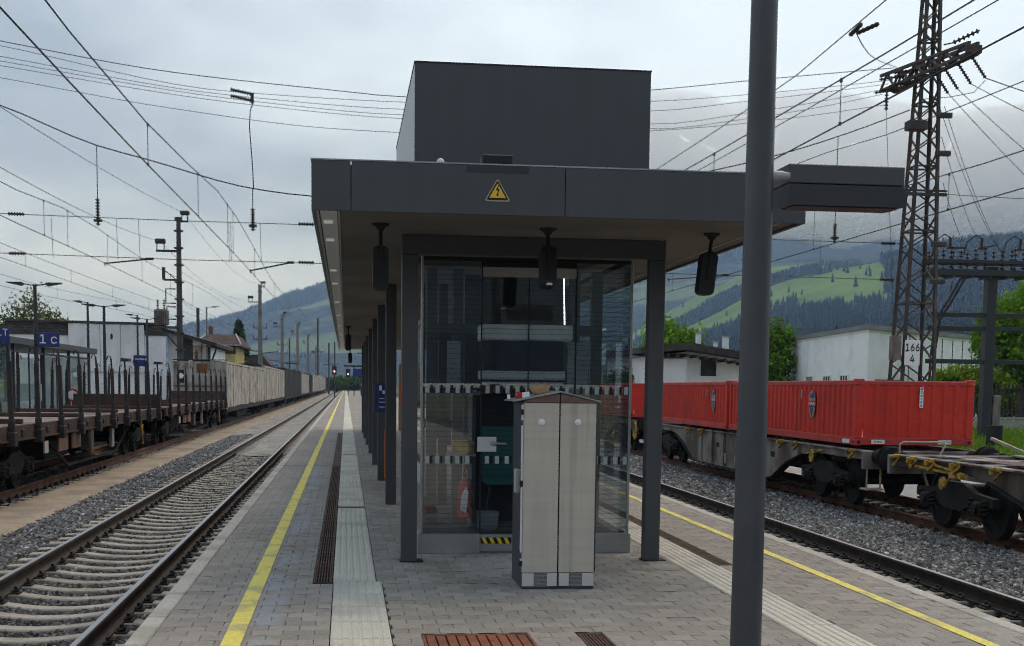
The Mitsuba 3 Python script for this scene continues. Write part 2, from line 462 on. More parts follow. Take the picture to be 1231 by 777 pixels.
land_mesh('hillside', np.arange(60, 2900, 20.0), np.arange(300, 4300, 24.0), hill_h, hill_forest, (0.095, 0.150, 0.034), (0.013, 0.022, 0.013), 5)

RX = np.array([-5200, -2600, -1500, -875, -580, -367, -240, -57, 300, 1100, 2500, 5200.0])
RH = np.array([420, 240, 150, 150, 205, 262, 318, 375, 440, 540, 760, 820.0])


def far_h(x, y):
    n = meshkit.fbm(np.stack([x / 700.0, y / 700.0, 0 * x], -1), 5, seed=8) - 0.5
    s = np.clip((y - 2900) / 2100.0, 0, 1)
    t = np.clip((7200 - y) / 2200.0, 0, 1)
    pr = (s ** 1.15) * np.where(y > 5000, t, 1)
    t2 = far_forest(x, y) * 16 * (meshkit.noise(np.stack([x / 38.0, y / 38.0, 0 * x], -1), 4) - .3)
    return -1.0 + np.interp(x, RX, RH) * pr * (1 + 0.35 * n * np.clip(1.4 - pr, 0, 1)) + 30 * n * pr + t2 * np.clip(pr * 4, 0, 1)


def far_forest(x, y):
    n = meshkit.fbm(np.stack([x / 420.0, y / 300.0, 0 * x + 5], -1), 4, seed=41)
    return np.clip((n - 0.35) * 12, 0, 1)


land_mesh('far_mountain', np.concatenate([np.arange(-5200, -1400, 100.0), np.arange(-1400, 1700, 26.0), np.arange(1700, 5201, 100.0)]), np.concatenate([np.arange(2850, 5100, 26.0), np.arange(5100, 7200, 90.0)]), far_h, far_forest, (0.075, 0.105, 0.04), (0.014, 0.022, 0.017), 15)


def back_h(x, y):
    n = meshkit.fbm(np.stack([x / 600.0, y / 600.0, 0 * x], -1), 4, seed=18) - 0.5
    return -1.0 + np.clip((-y - 500) / 1700.0, 0, 1) ** 1.2 * (330 + 0.10 * x) * (1 + 0.5 * n)


land_mesh('rear_mountain', np.arange(-3600, 3601, 90.0), np.arange(-3600, -450, 90.0), back_h, far_forest, (0.030, 0.040, 0.034), (0.014, 0.020, 0.020), 25)


def conifers(xs, ys, zs, hs, rs, rng, tint, sides=5):
    """one mesh of many far spruces: two stacked cones each"""
    n = len(xs)
    ang = np.arange(sides) * 2 * np.pi / sides
    unit, faces = [], []
    for k, (z0, z1, r) in enumerate(((0.08, 0.72, 1.0), (0.45, 1.0, 0.62))):
        b = len(unit)
        for a in ang:
            unit.append([math.cos(a + k) * r, math.sin(a + k) * r, z0])
        unit.append([0, 0, z1])
        faces += [[b + i, b + (i + 1) % sides, b + sides] for i in range(sides)]
    unit, faces = np.array(unit), np.array(faces)
    V = np.repeat(unit[None], n, 0)
    rot = rng.uniform(0, 6.28, n)
    c, s = np.cos(rot)[:, None], np.sin(rot)[:, None]
    x = (V[..., 0] * c - V[..., 1] * s) * rs[:, None] * rng.uniform(0.7, 1.25, V.shape[:2])
    y = (V[..., 0] * s + V[..., 1] * c) * rs[:, None] * rng.uniform(0.7, 1.25, V.shape[:2])
    z = V[..., 2] * hs[:, None]
    P = np.stack([x + xs[:, None], y + ys[:, None], z + zs[:, None]], -1)
    col = np.asarray(tint) * rng.uniform(0.75, 1.3, (n, 1)) * (1 + 0.15 * rng.normal(size=(n, 3)) * [0.5, 0.3, 0.4])
    C = np.repeat(np.clip(col, 0.004, 0.2)[:, None], len(unit), 1)
    Fc = faces[None] + (np.arange(n) * len(unit))[:, None, None]
    return (P.reshape(-1, 3), Fc.reshape(-1, 3)), C.reshape(-1, 3)


def wood(name, x0, x1, y0, y1, n, hf, ff, seed, hmin, hmax, tint, label):
    rng = np.random.default_rng(seed)
    x, y = rng.uniform(x0, x1, n), rng.uniform(y0, y1, n)
    f = ff(x, y)
    keep = (rng.uniform(size=n) < f * 0.98 + 0.003) & (hf(x, y) > 4) & ((hf(x, y) < 340) | (name != 'spruce_forest') | (x > .43 * y))
    # only what can be seen between the camera's left and right border
    keep &= (x / y > -0.32) & (x / y < 0.62)
    x, y = x[keep], y[keep]
    h = rng.uniform(hmin, hmax, len(x)) * (0.8 + 0.5 * meshkit.fbm(np.stack([x / 120, y / 120, 0 * x], -1), 2, seed=3))
    m, c = conifers(x, y, hf(x, y) - 1.0, h, h * rng.uniform(0.17, 0.25, len(x)), rng, tint)
    struct(name, m, 'm_land', kind='stuff', color=c, label=label)


wood('spruce_forest', 150, 2300, 1050, 3300, 95000, hill_h, hill_forest, 6, 11, 21, (0.014, 0.023, 0.015), 'dark spruce forest in bands across the green hillside')
wood('mountain_forest', -1300, 1500, 4650, 5080, 26000, far_h, far_forest, 7, 17, 30, (0.015, 0.024, 0.018), 'far spruces along the ridge of the blue mountain')

# low cloud lying on the upper hillside: one closed lumpy volume inside the haze
import manifold3d as m3
rng = np.random.default_rng(44)
puffs = []
for i in range(34):
    t = rng.uniform()
    x = 420 + 1350 * t
    y = 2720 + 260 * rng.uniform() + 420 * max(0, t - .5)
    z = 395 + rng.normal(0, 26) + 70 * max(0, t - .55)
    puffs.append(((x, y, z), (rng.uniform(110, 230), rng.uniform(180, 300), rng.uniform(42, 92))))
for i in range(10):
    puffs.append(((500 + 170 * i, 3000, 500 + rng.normal(0, 20)), (240, 340, 110)))
for i in range(9):
    x = rng.uniform(480, 1150)
    puffs.append(((x, 2620 + rng.uniform(0, 160), 300 + rng.uniform(0, 45)), (rng.uniform(50, 120), rng.uniform(70, 150), rng.uniform(14, 30))))
body = m3.Manifold()
for c, r in puffs:
    body += m3.Manifold.sphere(1.0, 24).scale(r).translate((c[0], c[1], c[2] + 42))
body = body.refine_to_length(38.0)
mm = body.to_mesh()
bvx, bfx = np.array(mm.vert_properties[:, :3], float), np.array(mm.tri_verts)
tmesh = trimesh.Trimesh(bvx, bfx, process=True)
dn = meshkit.fbm(np.array(tmesh.vertices) / 75.0, 4, seed=77)[:, None] - .5
tmesh.vertices = np.array(tmesh.vertices) + np.array(tmesh.vertex_normals) * dn * [60, 60, 46]
scene['cloud_air'] = {'type': 'homogeneous', 'albedo': {'type': 'rgb', 'value': [0.975, 0.985, 0.996]}, 'sigma_t': 0.0055}
scene['low_cloud'] = {**mikit.ply(tmesh, smooth=True), 'bsdf': {'type': 'null'}, 'interior': {'type': 'ref', 'id': 'cloud_air'}, 'exterior': {'type': 'ref', 'id': 'haze_air'}}
labels['low_cloud'] = {'kind': 'stuff', 'label': 'low white cloud hanging on the upper hillside'}

# ------------------------------------------------------------------ trees near the station


def leaves(centres, radii, n, size, seed, col, spread=0.55, clumps=60, flat_=1.0):
    rng = np.random.default_rng(seed)
    P, C = [], []
    for ctr, rad in zip(centres, radii):
        ctr, rad = np.asarray(ctr, float), np.asarray(rad, float)
        k = clumps
        d = rng.normal(size=(k, 3))
        d /= np.linalg.norm(d, axis=1, keepdims=True)
        cc = ctr + d * rad * rng.uniform(0.25, 0.95, (k, 1)) ** 0.6
        tone = rng.uniform(0.6, 1.35, k)
        i = rng.integers(0, k, n)
        P.append(cc[i] + rng.normal(size=(n, 3)) * rad * spread * 0.30)
        C.append(np.asarray(col) * tone[i][:, None] * rng.uniform(0.75, 1.25, (n, 1)) * (1 + 0.12 * rng.normal(size=(n, 3)) * [1, 0.3, 0.6]))
    P, C = np.vstack(P), np.clip(np.vstack(C), 0.003, 0.5)
    m = len(P)
    a = rng.normal(size=(m, 3))
    a /= np.linalg.norm(a, axis=1, keepdims=True)
    b = np.cross(a, rng.normal(size=(m, 3)))
    b /= np.linalg.norm(b, axis=1, keepdims=True)
    s = size * rng.uniform(0.6, 1.35, (m, 1))
    V = np.stack([P + a * s, P + b * s * 0.55, P - a * s, P - b * s * 0.55], 1).reshape(-1, 3)
    k = np.arange(m)[:, None] * 4
    f = np.vstack([k + [0, 1, 2], k + [0, 2, 3]])
    return (V, f), np.repeat(C, 4, 0)


def limbs(base, height, r, seed, n=9, spread=0.5, top=0.9):
    rng = np.random.default_rng(seed)
    b = np.asarray(base, float)
    ms = [tube([b, b + [0.05 * height * rng.normal() * .3, 0, height * .4], b + [0.03 * height * rng.normal(), 0.0, height * top]], np.array([r, r * .75, r * .2]), 8)]
    for i in range(n):
        t = rng.uniform(0.25, 0.8)
        a = rng.uniform(0, 6.28)
        p = b + [0, 0, height * t]
        L = height * spread * (1.05 - t) * rng.uniform(.6, 1.1)
        q = p + np.array([math.cos(a) * L, math.sin(a) * L, L * rng.uniform(.5, 1.1)])
        ms.append(tube([p, (p + q) / 2 + [0, 0, -.06 * L], q], np.array([r * .4, r * .25, r * .07]), 5))
    return join(ms)


def tree(name, label, base, height, crown, n, size, seed, col, clumps=60, cat='tree', group=None, lim=9, r=None, spread=0.5):
    k = thing(name, label, cat, group)
    part(k, 'trunk', limbs(base, height, r or height * 0.03, seed, lim, spread), 'm_bark', smooth=True)
    m, c = leaves([x[0] for x in crown], [x[1] for x in crown], n, size, seed + 1, col, clumps=clumps)
    part(k, 'crown', m, 'm_leaf', color=c)
    return k


SPRING = (0.145, 0.27, 0.032)
tree('round_tree', 'round bright green tree rising behind the low white house with chimneys', (19.6, 78, -0.6), 5.2,
     [((19.5, 78, 3.8), (1.75, 1.8, 1.8)), ((18.4, 77.4, 3.0), (1.1, 1.0, 1.3)), ((20.7, 78, 3.1), (1.1, 1.1, 1.4))], 5200, 0.15, 51, SPRING)
tree('bright_tree', 'bright green tree just right of the lamp post, left of the white building', (26.6, 80, -0.6), 5.4,
     [((26.5, 80, 3.7), (1.2, 1.6, 2.0)), ((26.2, 80, 1.6), (1.4, 1.7, 1.8))], 5600, 0.15, 53, SPRING)
tree('maple_tree', 'tall bright green tree behind the switch gear frame at the right edge', (32.2, 60, -0.3), 6.6,
     [((32.2, 60, 4.6), (2.0, 2.0, 1.8)), ((30.9, 60, 4.2), (1.0, 1.2, 1.2)), ((33.6, 60, 3.4), (1.8, 1.8, 2.2))], 7000, 0.14, 57, (0.16, 0.29, 0.034))
tree('yellow_bush', 'low yellow green bush beyond the dark picket fence at the right edge', (32.4, 66, -0.3), 3.0,
     [((32.3, 66, 1.9), (1.8, 1.6, 1.1)), ((33.6, 65, 1.5), (1.8, 1.6, 1.2))], 5200, 0.12, 59, (0.17, 0.25, 0.03), cat='bush')
tree('dark_bush', 'leafy bush between the glass shelter and the grey column, beyond the red containers', (13.6, 64, -0.7), 2.7,
     [((13.6, 64, 1.2), (1.2, 1.2, 1.2)), ((12.9, 64, 0.5), (1.1, 1.1, 1.0))], 3400, 0.11, 61, (0.09, 0.16, 0.03), cat='bush')
tree('hedge_bush', 'green bush low between the lamp post and the large white building', (25.8, 76, -0.6), 2.6,
     [((25.6, 76, 1.1), (1.2, 1.2, 1.0)), ((27.0, 78, 0.9), (1.0, 1.2, 1.0))], 3000, 0.11, 63, (0.10, 0.18, 0.03), cat='bush')
tree('bare_tree', 'tall tree with thin spring leaves behind the dark roofed station building', (-24.6, 106, -0.6), 9.2,
     [((-24.4, 106, 6.2), (2.3, 2.2, 2.2)), ((-25.6, 106, 5.0), (1.8, 1.6, 1.8)), ((-22.6, 106, 5.4), (1.6, 1.4, 1.6))], 1500, 0.13, 65, (0.10, 0.125, 0.035), clumps=110, lim=26, r=0.16, spread=0.62)
tree('green_bush', 'dense green shrub in front of the thin leaved tree at the left edge', (-24.6, 98, -0.6), 6.0,
     [((-24.9, 98, 4.0), (1.6, 1.5, 1.4)), ((-23.6, 98, 3.2), (1.3, 1.2, 1.2)), ((-25.6, 98, 2.6), (1.6, 1.6, 1.6))], 5200, 0.15, 67, (0.11, 0.19, 0.03))


def conifer_tree(base, h, seed, label):
    rng = np.random.default_rng(seed)
    b = np.asarray(base, float)
    k = thing('spruce_tree', label, 'tree')
    part(k, 'trunk', tube([b, b + [0, 0, h]], np.array([h * .02, h * .004]), 7), 'm_bark')
    P, A, S, C = [], [], [], []
    for i in range(34):
        t = 0.08 + 0.9 * i / 34
        R = h * 0.30 * (1 - t) ** 0.85 * rng.uniform(0.7, 1.15)
        for j in range(5):
            a = rng.uniform(0, 6.28)
            m = 16
            u = rng.uniform(0.05, 1, m)
            q = np.stack([np.cos(a + rng.normal(0, .1, m)) * u * R, np.sin(a + rng.normal(0, .1, m)) * u * R, t * h - u * R * .32 + rng.normal(0, .05, m)], 1)
            P.append(q + b)
            A.append(np.tile([math.cos(a), math.sin(a), -.35], (m, 1)))
            C.append(np.tile(np.array([0.06, 0.10, 0.045]) * rng.uniform(.6, 1.6), (m, 1)))
    P, A, C = np.vstack(P), np.vstack(A) + rng.normal(0, .25, (len(np.vstack(A)), 3)), np.vstack(C)
    A /= np.linalg.norm(A, axis=1, keepdims=True)
    B = np.cross(A, rng.normal(size=A.shape))
    B /= np.linalg.norm(B, axis=1, keepdims=True)
    s = h * 0.022
    V = np.stack([P + A * s * 1.6, P + B * s * .6, P - A * s * 1.6, P - B * s * .6], 1).reshape(-1, 3)
    kk = np.arange(len(P))[:, None] * 4
    part(k, 'crown', (V, np.vstack([kk + [0, 1, 2], kk + [0, 2, 3]])), 'm_leaf', color=np.repeat(C, 4, 0))


conifer_tree((-11.2, 142, -0.6), 9.2, 71, 'dark spruce tree standing right of the yellow house')
tree('track_bush', 'green bushes at the far end of the platform tracks', (1.2, 430, -0.8), 5.0,
     [((-3.5, 430, 2.0), (4, 3, 2.4)), ((1.5, 432, 2.0), (4, 3, 2.6)), ((6.5, 430, 2.4), (4, 3, 3.0))], 5000, 0.3, 73, (0.10, 0.17, 0.035), cat='bush')
tree('far_bush', 'pale green bush beside the dark covered wagons of the left train', (-13.0, 190, -0.8), 3.6,
     [((-12.6, 190, 2.2), (1.7, 1.6, 1.4)), ((-11.4, 192, 1.9), (1.2, 1.2, 1.2))], 2600, 0.16, 75, (0.11, 0.18, 0.04), cat='bush')

# ------------------------------------------------------------------ ground around the tracks
struct('track_bed', flat(-9.1, -1.2, -80, 44, -0.845), 'm_ballast_base')
struct('track_bed', flat(-9.1, -1.2, 44, 620, -0.765), 'm_ballast_far')
struct('track_bed', rr(flat(4.2, 12.3, -80, 420, -0.83)), 'm_ballast_base')
rng = np.random.default_rng(5)


def sand_z(X, Y):
    n = meshkit.fbm(np.stack([X * 1.3, Y * 0.7, 0 * X], -1), 3, seed=2)
    edge = np.clip(np.minimum(X + 6.42, -5.12 - X) / 0.18, 0, 1)
    return -0.83 + 0.105 * edge + 0.035 * (n - 0.5) * edge


struct('sandy_path', sheet(np.linspace(-6.46, -5.06, 15), np.concatenate([np.linspace(6, 60, 150), np.linspace(62, 500, 60)]), sand_z), 'm_sand', smooth=True)
struct('gravel_yard', rr(sheet(np.array([12.2, 14, 16, 18, 21.5]), np.linspace(0, 130, 30), lambda X, Y: -0.74 + 0.10 * np.clip((X - 12.2) / 8, 0, 1))), 'm_gravel')
struct('left_yard', flat(-60, -9.2, -80, 420, -0.9), 'm_gravel')


def verge_z(X, Y):
    n = meshkit.fbm(np.stack([X * .6, Y * .6, 0 * X], -1), 3, seed=6)
    return -0.72 + 0.55 * np.clip((X - 20.5) / 5.5, 0, 1) + 0.10 * (n - .5)


vm = rr(sheet(np.linspace(20.4, 60, 60), np.linspace(18, 100, 90), verge_z))
struct('grass_verge', vm, 'm_grass', color=np.array([0.10, 0.165, 0.028]) * (0.7 + 0.7 * meshkit.fbm(vm[0] * 0.8, 3, seed=12)[:, None]), smooth=True)
# grass blades on the part of the verge that shows right of the containers
n = 26000
gx, gy = rng.uniform(20.6, 29.5, n), rng.uniform(32, 62, n)
gz = verge_z(gx, gy)
h = rng.uniform(0.12, 0.42, n)
a = rng.uniform(0, 6.28, n)
w = 0.022 + 0.02 * rng.uniform(size=n)
lean = rng.normal(0, 0.12, (n, 2))
base = np.stack([gx, gy, gz - .02], 1)
dv = np.stack([np.cos(a) * w, np.sin(a) * w, 0 * a], 1)
V = np.stack([base - dv, base + dv, base + np.concatenate([lean, h[:, None]], 1)], 1).reshape(-1, 3)
C = np.repeat(np.array([0.16, 0.27, 0.030]) * rng.uniform(0.6, 1.4, (n, 1)) * (1 + .15 * rng.normal(size=(n, 3)) * [1, .3, .3]), 3, 0)
struct('tall_grass', rr((V, np.arange(3 * n).reshape(-1, 3))), 'm_leaf', kind='stuff', color=np.clip(C, .003, .5), label='tall bright green grass right of the red containers')

# ------------------------------------------------------------------ ballast stones
ico = trimesh.creation.icosahedron()
IV, IF = np.array(ico.vertices), np.array(ico.faces)


def stones(name, regions, seed, tint, label, tw=None, gap=None):
    rng = np.random.default_rng(seed)
    kinds = np.array([IV * rng.uniform(0.55, 1.25, (12, 1)) for _ in range(14)])
    Vs, Cs = [], []
    for (x0, x1, y0, y1, dens, size, zf) in regions:
        n = int((x1 - x0) * (y1 - y0) * dens)
        x, y = rng.uniform(x0, x1, n), rng.uniform(y0, y1, n)
        if gap is not None:         # between sleepers only
            u = np.abs((y - gap) / .6 - np.round((y - gap) / .6)) * .6
            x, y = x[u > .138], y[u > .138]
            n = len(x)
        V = kinds[rng.integers(0, 14, n)] * (size * rng.uniform(0.6, 1.35, (n, 1, 1))) * rng.uniform(0.65, 1.15, (n, 1, 3))
        q = rng.normal(size=(n, 4))
        q /= np.linalg.norm(q, axis=1, keepdims=True)
        w_, i_, j_, k_ = q.T
        R = np.stack([1 - 2 * (j_**2 + k_**2), 2 * (i_*j_ - k_*w_), 2 * (i_*k_ + j_*w_), 2 * (i_*j_ + k_*w_), 1 - 2 * (i_**2 + k_**2), 2 * (j_*k_ - i_*w_), 2 * (i_*k_ - j_*w_), 2 * (j_*k_ + i_*w_), 1 - 2 * (i_**2 + j_**2)], 1).reshape(n, 3, 3)
        V = np.einsum('nij,nkj->nki', R, V)
        z = zf(x, y) + rng.uniform(-0.3, 1.0, n) * size
        Vs.append(V + np.stack([x, y, z], 1)[:, None])
        t = np.asarray(tint) * np.exp(rng.normal(-0.05, 0.55, (n, 1))) * (1 + rng.normal(0, .03, (n, 3)))
        t[rng.uniform(size=n) < 0.04] *= 1.9
        Cs.append(np.repeat(np.clip(t, .01, .6)[:, None], 12, 1))
    V, C = np.vstack(Vs), np.vstack(Cs)
    Fc = IF[None] + (np.arange(len(V)) * 12)[:, None, None]
    m = (V.reshape(-1, 3), Fc.reshape(-1, 3))
    struct(name, rr(m) if tw else m, 'm_stone', kind='stuff', color=C.reshape(-1, 3), label=label)


def shoulder(x, y):
    return -0.765 - 0.05 * np.clip((-4.35 - x) / 0.8, 0, 1)


def bedz(x, y):
    return -0.778 - .048 * np.exp(-((x + 2.95) / .42) ** 2)


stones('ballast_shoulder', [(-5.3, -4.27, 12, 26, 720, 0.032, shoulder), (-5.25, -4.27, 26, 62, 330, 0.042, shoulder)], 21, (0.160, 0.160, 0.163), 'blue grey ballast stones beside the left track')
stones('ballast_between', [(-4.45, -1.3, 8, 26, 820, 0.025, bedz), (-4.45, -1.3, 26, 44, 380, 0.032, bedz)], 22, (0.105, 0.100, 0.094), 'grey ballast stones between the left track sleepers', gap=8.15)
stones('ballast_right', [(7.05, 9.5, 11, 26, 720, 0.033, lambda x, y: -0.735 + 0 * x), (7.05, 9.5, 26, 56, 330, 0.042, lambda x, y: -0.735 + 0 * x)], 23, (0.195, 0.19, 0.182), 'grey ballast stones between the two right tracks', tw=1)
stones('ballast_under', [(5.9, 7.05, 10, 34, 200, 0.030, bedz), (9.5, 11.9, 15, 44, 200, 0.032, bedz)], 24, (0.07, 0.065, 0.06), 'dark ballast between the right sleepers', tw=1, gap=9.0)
stones('ballast_dark', [(-8.8, -6.3, 18, 60, 140, 0.035, bedz)], 25, (0.05, 0.046, 0.043), 'dark ballast under the left wagons')  # stones tinted darker than the other ballast

# ------------------------------------------------------------------ tracks
RAIL = [(-.075, 0), (.075, 0), (.075, .012), (.02, .03), (.0085, .05), (.0085, .125), (.036, .138), (.036, .166), (.028, .172), (-.028, .172), (-.036, .166), (-.036, .138), (-.0085, .125), (-.0085, .05), (-.02, .03), (-.075, .012)]


def sleeper_mesh():
    xs = np.array([-1.3, -.95, -.60, -.45, -.30, -.15, 0, .15, .30, .45, .60, .95, 1.3])
    zt = np.where(np.abs(xs) < .6, -.055 * (1 - (xs / .6) ** 2), 0) - .012 * (np.abs(xs) > 1.2)
    rows = []
    for x, z in zip(xs, zt):
        rows.append([[x, -.118, -.17], [x, -.110, z - .014], [x, -.096, z], [x, .096, z], [x, .110, z - .014], [x, .118, -.17]])
    v = np.array(rows).reshape(-1, 3)
    f = []
    for i in range(len(xs) - 1):
        for j in range(5):
            a, b = i * 6 + j, (i + 1) * 6 + j
            f += [[a, b, b + 1], [a, b + 1, a + 1]]
    for e in (0, (len(xs) - 1) * 6):
        f += [[e, e + 1, e + 2], [e, e + 2, e + 3], [e, e + 3, e + 4], [e, e + 4, e + 5]]
    return v, np.array(f)


def clip_mesh(s):
    m = []
    for o in (-1, 1):
        x = s * .7535 + o * .115
        m += [bx(x - .055, x + .055, -.085, .085, 0, .022, .006), bx(x - .035, x + .035, -.06, .06, .018, .05, .012), cyl([x, 0, .04], [x, 0, .082], .018, n=7),
              tube([[x - .02, -.07, .03], [x + .03, -.05, .058], [x + .03, .05, .058], [x - .02, .07, .03]], .011, 5)]
    return join(m)


SL, CL = shape(sleeper_mesh(), 'm_sleeper'), [shape(clip_mesh(s), 'm_clip') for s in (-1, 1)]


def track(label, ax, y0, y1, ny, ystart, rail_mat, top_mat, base=None, clips=True, zoff=0.0, far=None):
    k = uniq('railway_track')
    labels[k] = {'kind': 'structure', 'label': label}
    B = base or T()
    for s in (-1, 1):
        v, f = prism(RAIL, y0, y1, 'y')
        part(k, 'rail', shape((v + [ax + s * .7535, 0, -.722 + zoff], f), rail_mat), rail_mat, tw=B)
        part(k, 'running_surface', shape(bx(ax + s * .7535 - .026, ax + s * .7535 + .026, y0, y1, -.5505 + zoff, -.5475 + zoff), top_mat), top_mat, tw=B)
    r = np.random.default_rng(int(abs(ax) * 10))
    for i in range(ny):
        y = ystart + .6 * i
        M_ = B @ T().translate([ax + r.normal(0, .008), y + r.normal(0, .006), -.73 + zoff + r.normal(0, .003)]).rotate([0, 0, 1], r.normal(0, .25))
        q = part(k, 'sleeper', SL, 'm_sleeper', tw=M_)
        if clips and i < clips:
            for c in CL:
                part(q, 'rail_clip', c, 'm_clip', tw=M_)
    if far:
        sv, sf = sleeper_mesh()
        ys = np.arange(ystart + .6 * ny, far, .6)
        V = np.concatenate([sv + [ax, y, -.73 + zoff] for y in ys])
        Fc = np.concatenate([sf + len(sv) * i for i in range(len(ys))])
        part(k, 'far_sleepers', shape((V, Fc), 'm_sleeper'), 'm_sleeper', tw=B, kind='stuff')


track('empty track with curved concrete sleepers left of the platform', -2.95, -2, 600, 90, 8.15, 'm_rail', 'm_rail_top', clips=60, far=100)
track('track under the left freight train', -7.35, -2, 620, 90, 19.2, 'm_rail_rust', 'm_rail_rust', clips=30)
track('track right of the platform with one rail in view', 6.12, -2, 420, 75, 9.0, 'm_rail', 'm_rail_top', base=Rw, clips=60)
track('rusty track under the container wagons', 10.40, -2, 420, 80, 12.2, 'm_rail_rust', 'm_rail_rust', base=Rw, clips=30)

# ------------------------------------------------------------------ platform
# The left edge runs along y, the right edge turns off by TH; paving blocks start at y = 7.3
PE = lambda y: 4.53 + 0.0142 * (y - 8)      # right edge of the platform
poly = Polygon([(-1.20, -4), (PE(-4) - .12, -4), (PE(420) - .12, 420), (-1.20, 420)])
struct('platform', prism(poly, -.10, -.028, 'z'), 'm_joint')
part('platform', 'wall', join([prism(Polygon([(-1.27, -4), (-1.19, -4), (-1.19, 420), (-1.27, 420)]), -.9, -.06), prism(Polygon([(PE(-4) - .13, -4), (PE(-4) - .05, -4), (PE(420) - .05, 420), (PE(420) - .13, 420)]), -.9, -.06)]), 'm_platform_wall')
part('platform', 'rear_paving', prism(Polygon([(-1.20, -60), (PE(-60) - .135, -60), (PE(7.29) - .135, 7.29), (-1.20, 7.29)]), -.09, -.004), 'm_paving_far')
part('platform', 'far_paving', prism(Polygon([(-1.20, 26.08), (PE(26.08) - .135, 26.08), (PE(420) - .135, 420), (-1.20, 420)]), -.09, -.004), 'm_paving_far')
for i in range(46):
    y = 6.0 + i
    part('platform', 'coping_stone', bx(-1.335, -1.205, y + .004, y + .996, -.12, .004, .008), 'm_coping')
for i in range(40):
    y = 6.0 + i
    x0, x1 = PE(y), PE(y + 1)
    v, f = bx(-.13, 0, .004, .996, -.12, .004, .008)
    part('platform', 'coping_stone', (v + np.stack([PE(y + v[:, 1]), 0 * v[:, 1] + y, 0 * v[:, 1]], 1), f), 'm_coping')
part('platform', 'far_coping', join([bx(-1.335, -1.205, 52, 420, -.12, .003), prism(Polygon([(PE(46) - .13, 46), (PE(46), 46), (PE(420), 420), (PE(420) - .13, 420)]), -.12, .003)]), 'm_coping')

# tactile strips, drains and grates cut their footprint out of the paving
TL0, TL1 = -0.10, 0.27


def right_x(x, y):
    return x + 0.0125 * (y - 8)


HOLES = []          # x0, x1, y0, y1 in metres


def free_spans(y):
    """the stretches of a paving row at y that are not taken by strips, drains, grates and the lift's base"""
    d = 0.0125 * (y - 8)
    cuts = [(TL0 - (.004 if y < 10.5 else .008), TL1 + (.016 if y < 10.5 else -.026)), (2.896 + d, 3.274 + d)]
    if y > 10.48:
        cuts.append((-.266, -.1))
    if y > 11.38:
        cuts.append((3.27 + d, 3.424 + d))
    if 12.36 < y < 16.7:
        cuts.append((.69, 2.70))
    cuts += [(x0, x1) for x0, x1, y0, y1 in HOLES if y0 - .05 < y < y1 + .05]
    x, out = -1.203, []
    for c0, c1 in sorted(cuts) + [(PE(y) - .133, 99)]:
        if c0 - x > .02:
            out.append((x, c0))
        x = max(x, c1)
    return out


GR1, GR2 = (0.475, 1.16, 7.42, 8.22), (1.47, 1.645, 7.42, 8.20)
HOLES += [GR1, GR2]


def block_mesh():
    g, c = .0017, .0035
    e, w = .0125, .0825
    out = [(-.1, w + e), (-.064, w + e), (-.036, w - e), (.036, w - e), (.064, w + e), (.1, w + e)]
    ring = np.array(out + [(x, -y) for x, y in out[::-1]])
    n = len(ring)
    lo = ring * [(.1 - g) / .1, 1] - np.sign(ring) * [0, g]
    hi = lo - np.sign(lo) * c
    v = np.vstack([np.c_[lo, np.full(n, -.04)], np.c_[lo, np.full(n, -.003)], np.c_[hi, np.zeros(n)]])
    f = []
    for l in (0, 1):
        for i in range(n):
            a, b = l * n + i, l * n + (i + 1) % n
            f += [[a, a + n, b + n], [a, b + n, b]]
    t = 2 * n
    for i in range(1, 5):
        f += [[t, t + i, t + i + 1]]
    f += [[t, t + 5, t + 6], [t, t + 6, t + 11]]
    for i in range(6, 10):
        f += [[t + 6, t + i, t + i + 1]] if i > 6 else []
    f += [[t + 6, t + 10, t + 11]]
    return v, np.array(f)


bv, bf = block_mesh()
BLK = shape((bv, bf), 'm_paving')
spots = []          # x, y, scale along x
for r_ in range(int((26.05 - 7.3) / .165)):
    y = 7.3 + (r_ + .5) * .165
    for x0, x1 in free_spans(y):
        for c_ in range(-8, 32):
            a = (c_ - .5 * (r_ % 2)) * .2
            b = a + .2
            lo, hi = max(a, x0), min(b, x1)
            if hi - lo > .022:
                spots.append(((lo + hi) / 2, y, (hi - lo) / .2))
spots = np.array(spots)
dist = np.hypot(spots[:, 0] - 0.9, spots[:, 1] - 1.0) + np.where((spots[:, 0] / spots[:, 1] > .53) | (spots[:, 0] / spots[:, 1] < -.16) | (spots[:, 1] < 7.8), 50, 0)
order = np.argsort(dist, kind='stable')
r = np.random.default_rng(77)
jit = np.c_[r.normal(0, .0008, (len(spots), 2)), r.normal(0, .0009, len(spots))]
for i in order[:300]:
    part('platform', 'paving_block', BLK, 'm_paving', tw=T().translate([spots[i, 0], spots[i, 1], jit[i, 2]]).rotate([0, 0, 1], float(r.normal(0, .25))).scale([spots[i, 2], 1, 1]))
rest = order[300:]
off = np.c_[spots[rest, :2], np.zeros(len(rest))] + jit[rest]
tilt = r.normal(0, .004, (len(rest), 2))
V = bv[None] * np.c_[spots[rest, 2], np.ones((len(rest), 2))][:, None] + off[:, None]
V[..., 2] += np.einsum('nk,vk->nv', tilt, bv[:, :2])
part('platform', 'paving_blocks', (V.reshape(-1, 3), (bf[None] + (np.arange(len(rest)) * len(bv))[:, None, None]).reshape(-1, 3)), 'm_paving', kind='stuff')


def ribbed_slab(w, L, nrib):
    g = .002
    ms = [bx(g, w - g, g, L - g, -.05, .0)]
    p = w / nrib
    for i in range(nrib):
        a, b = i * p + .007, (i + 1) * p - .007
        ms.append(prism([(a, -.001), (b, -.001), (b - .006, .0055), (a + .006, .0055)], g + .002, L - g - .002, 'y'))
    return join(ms)


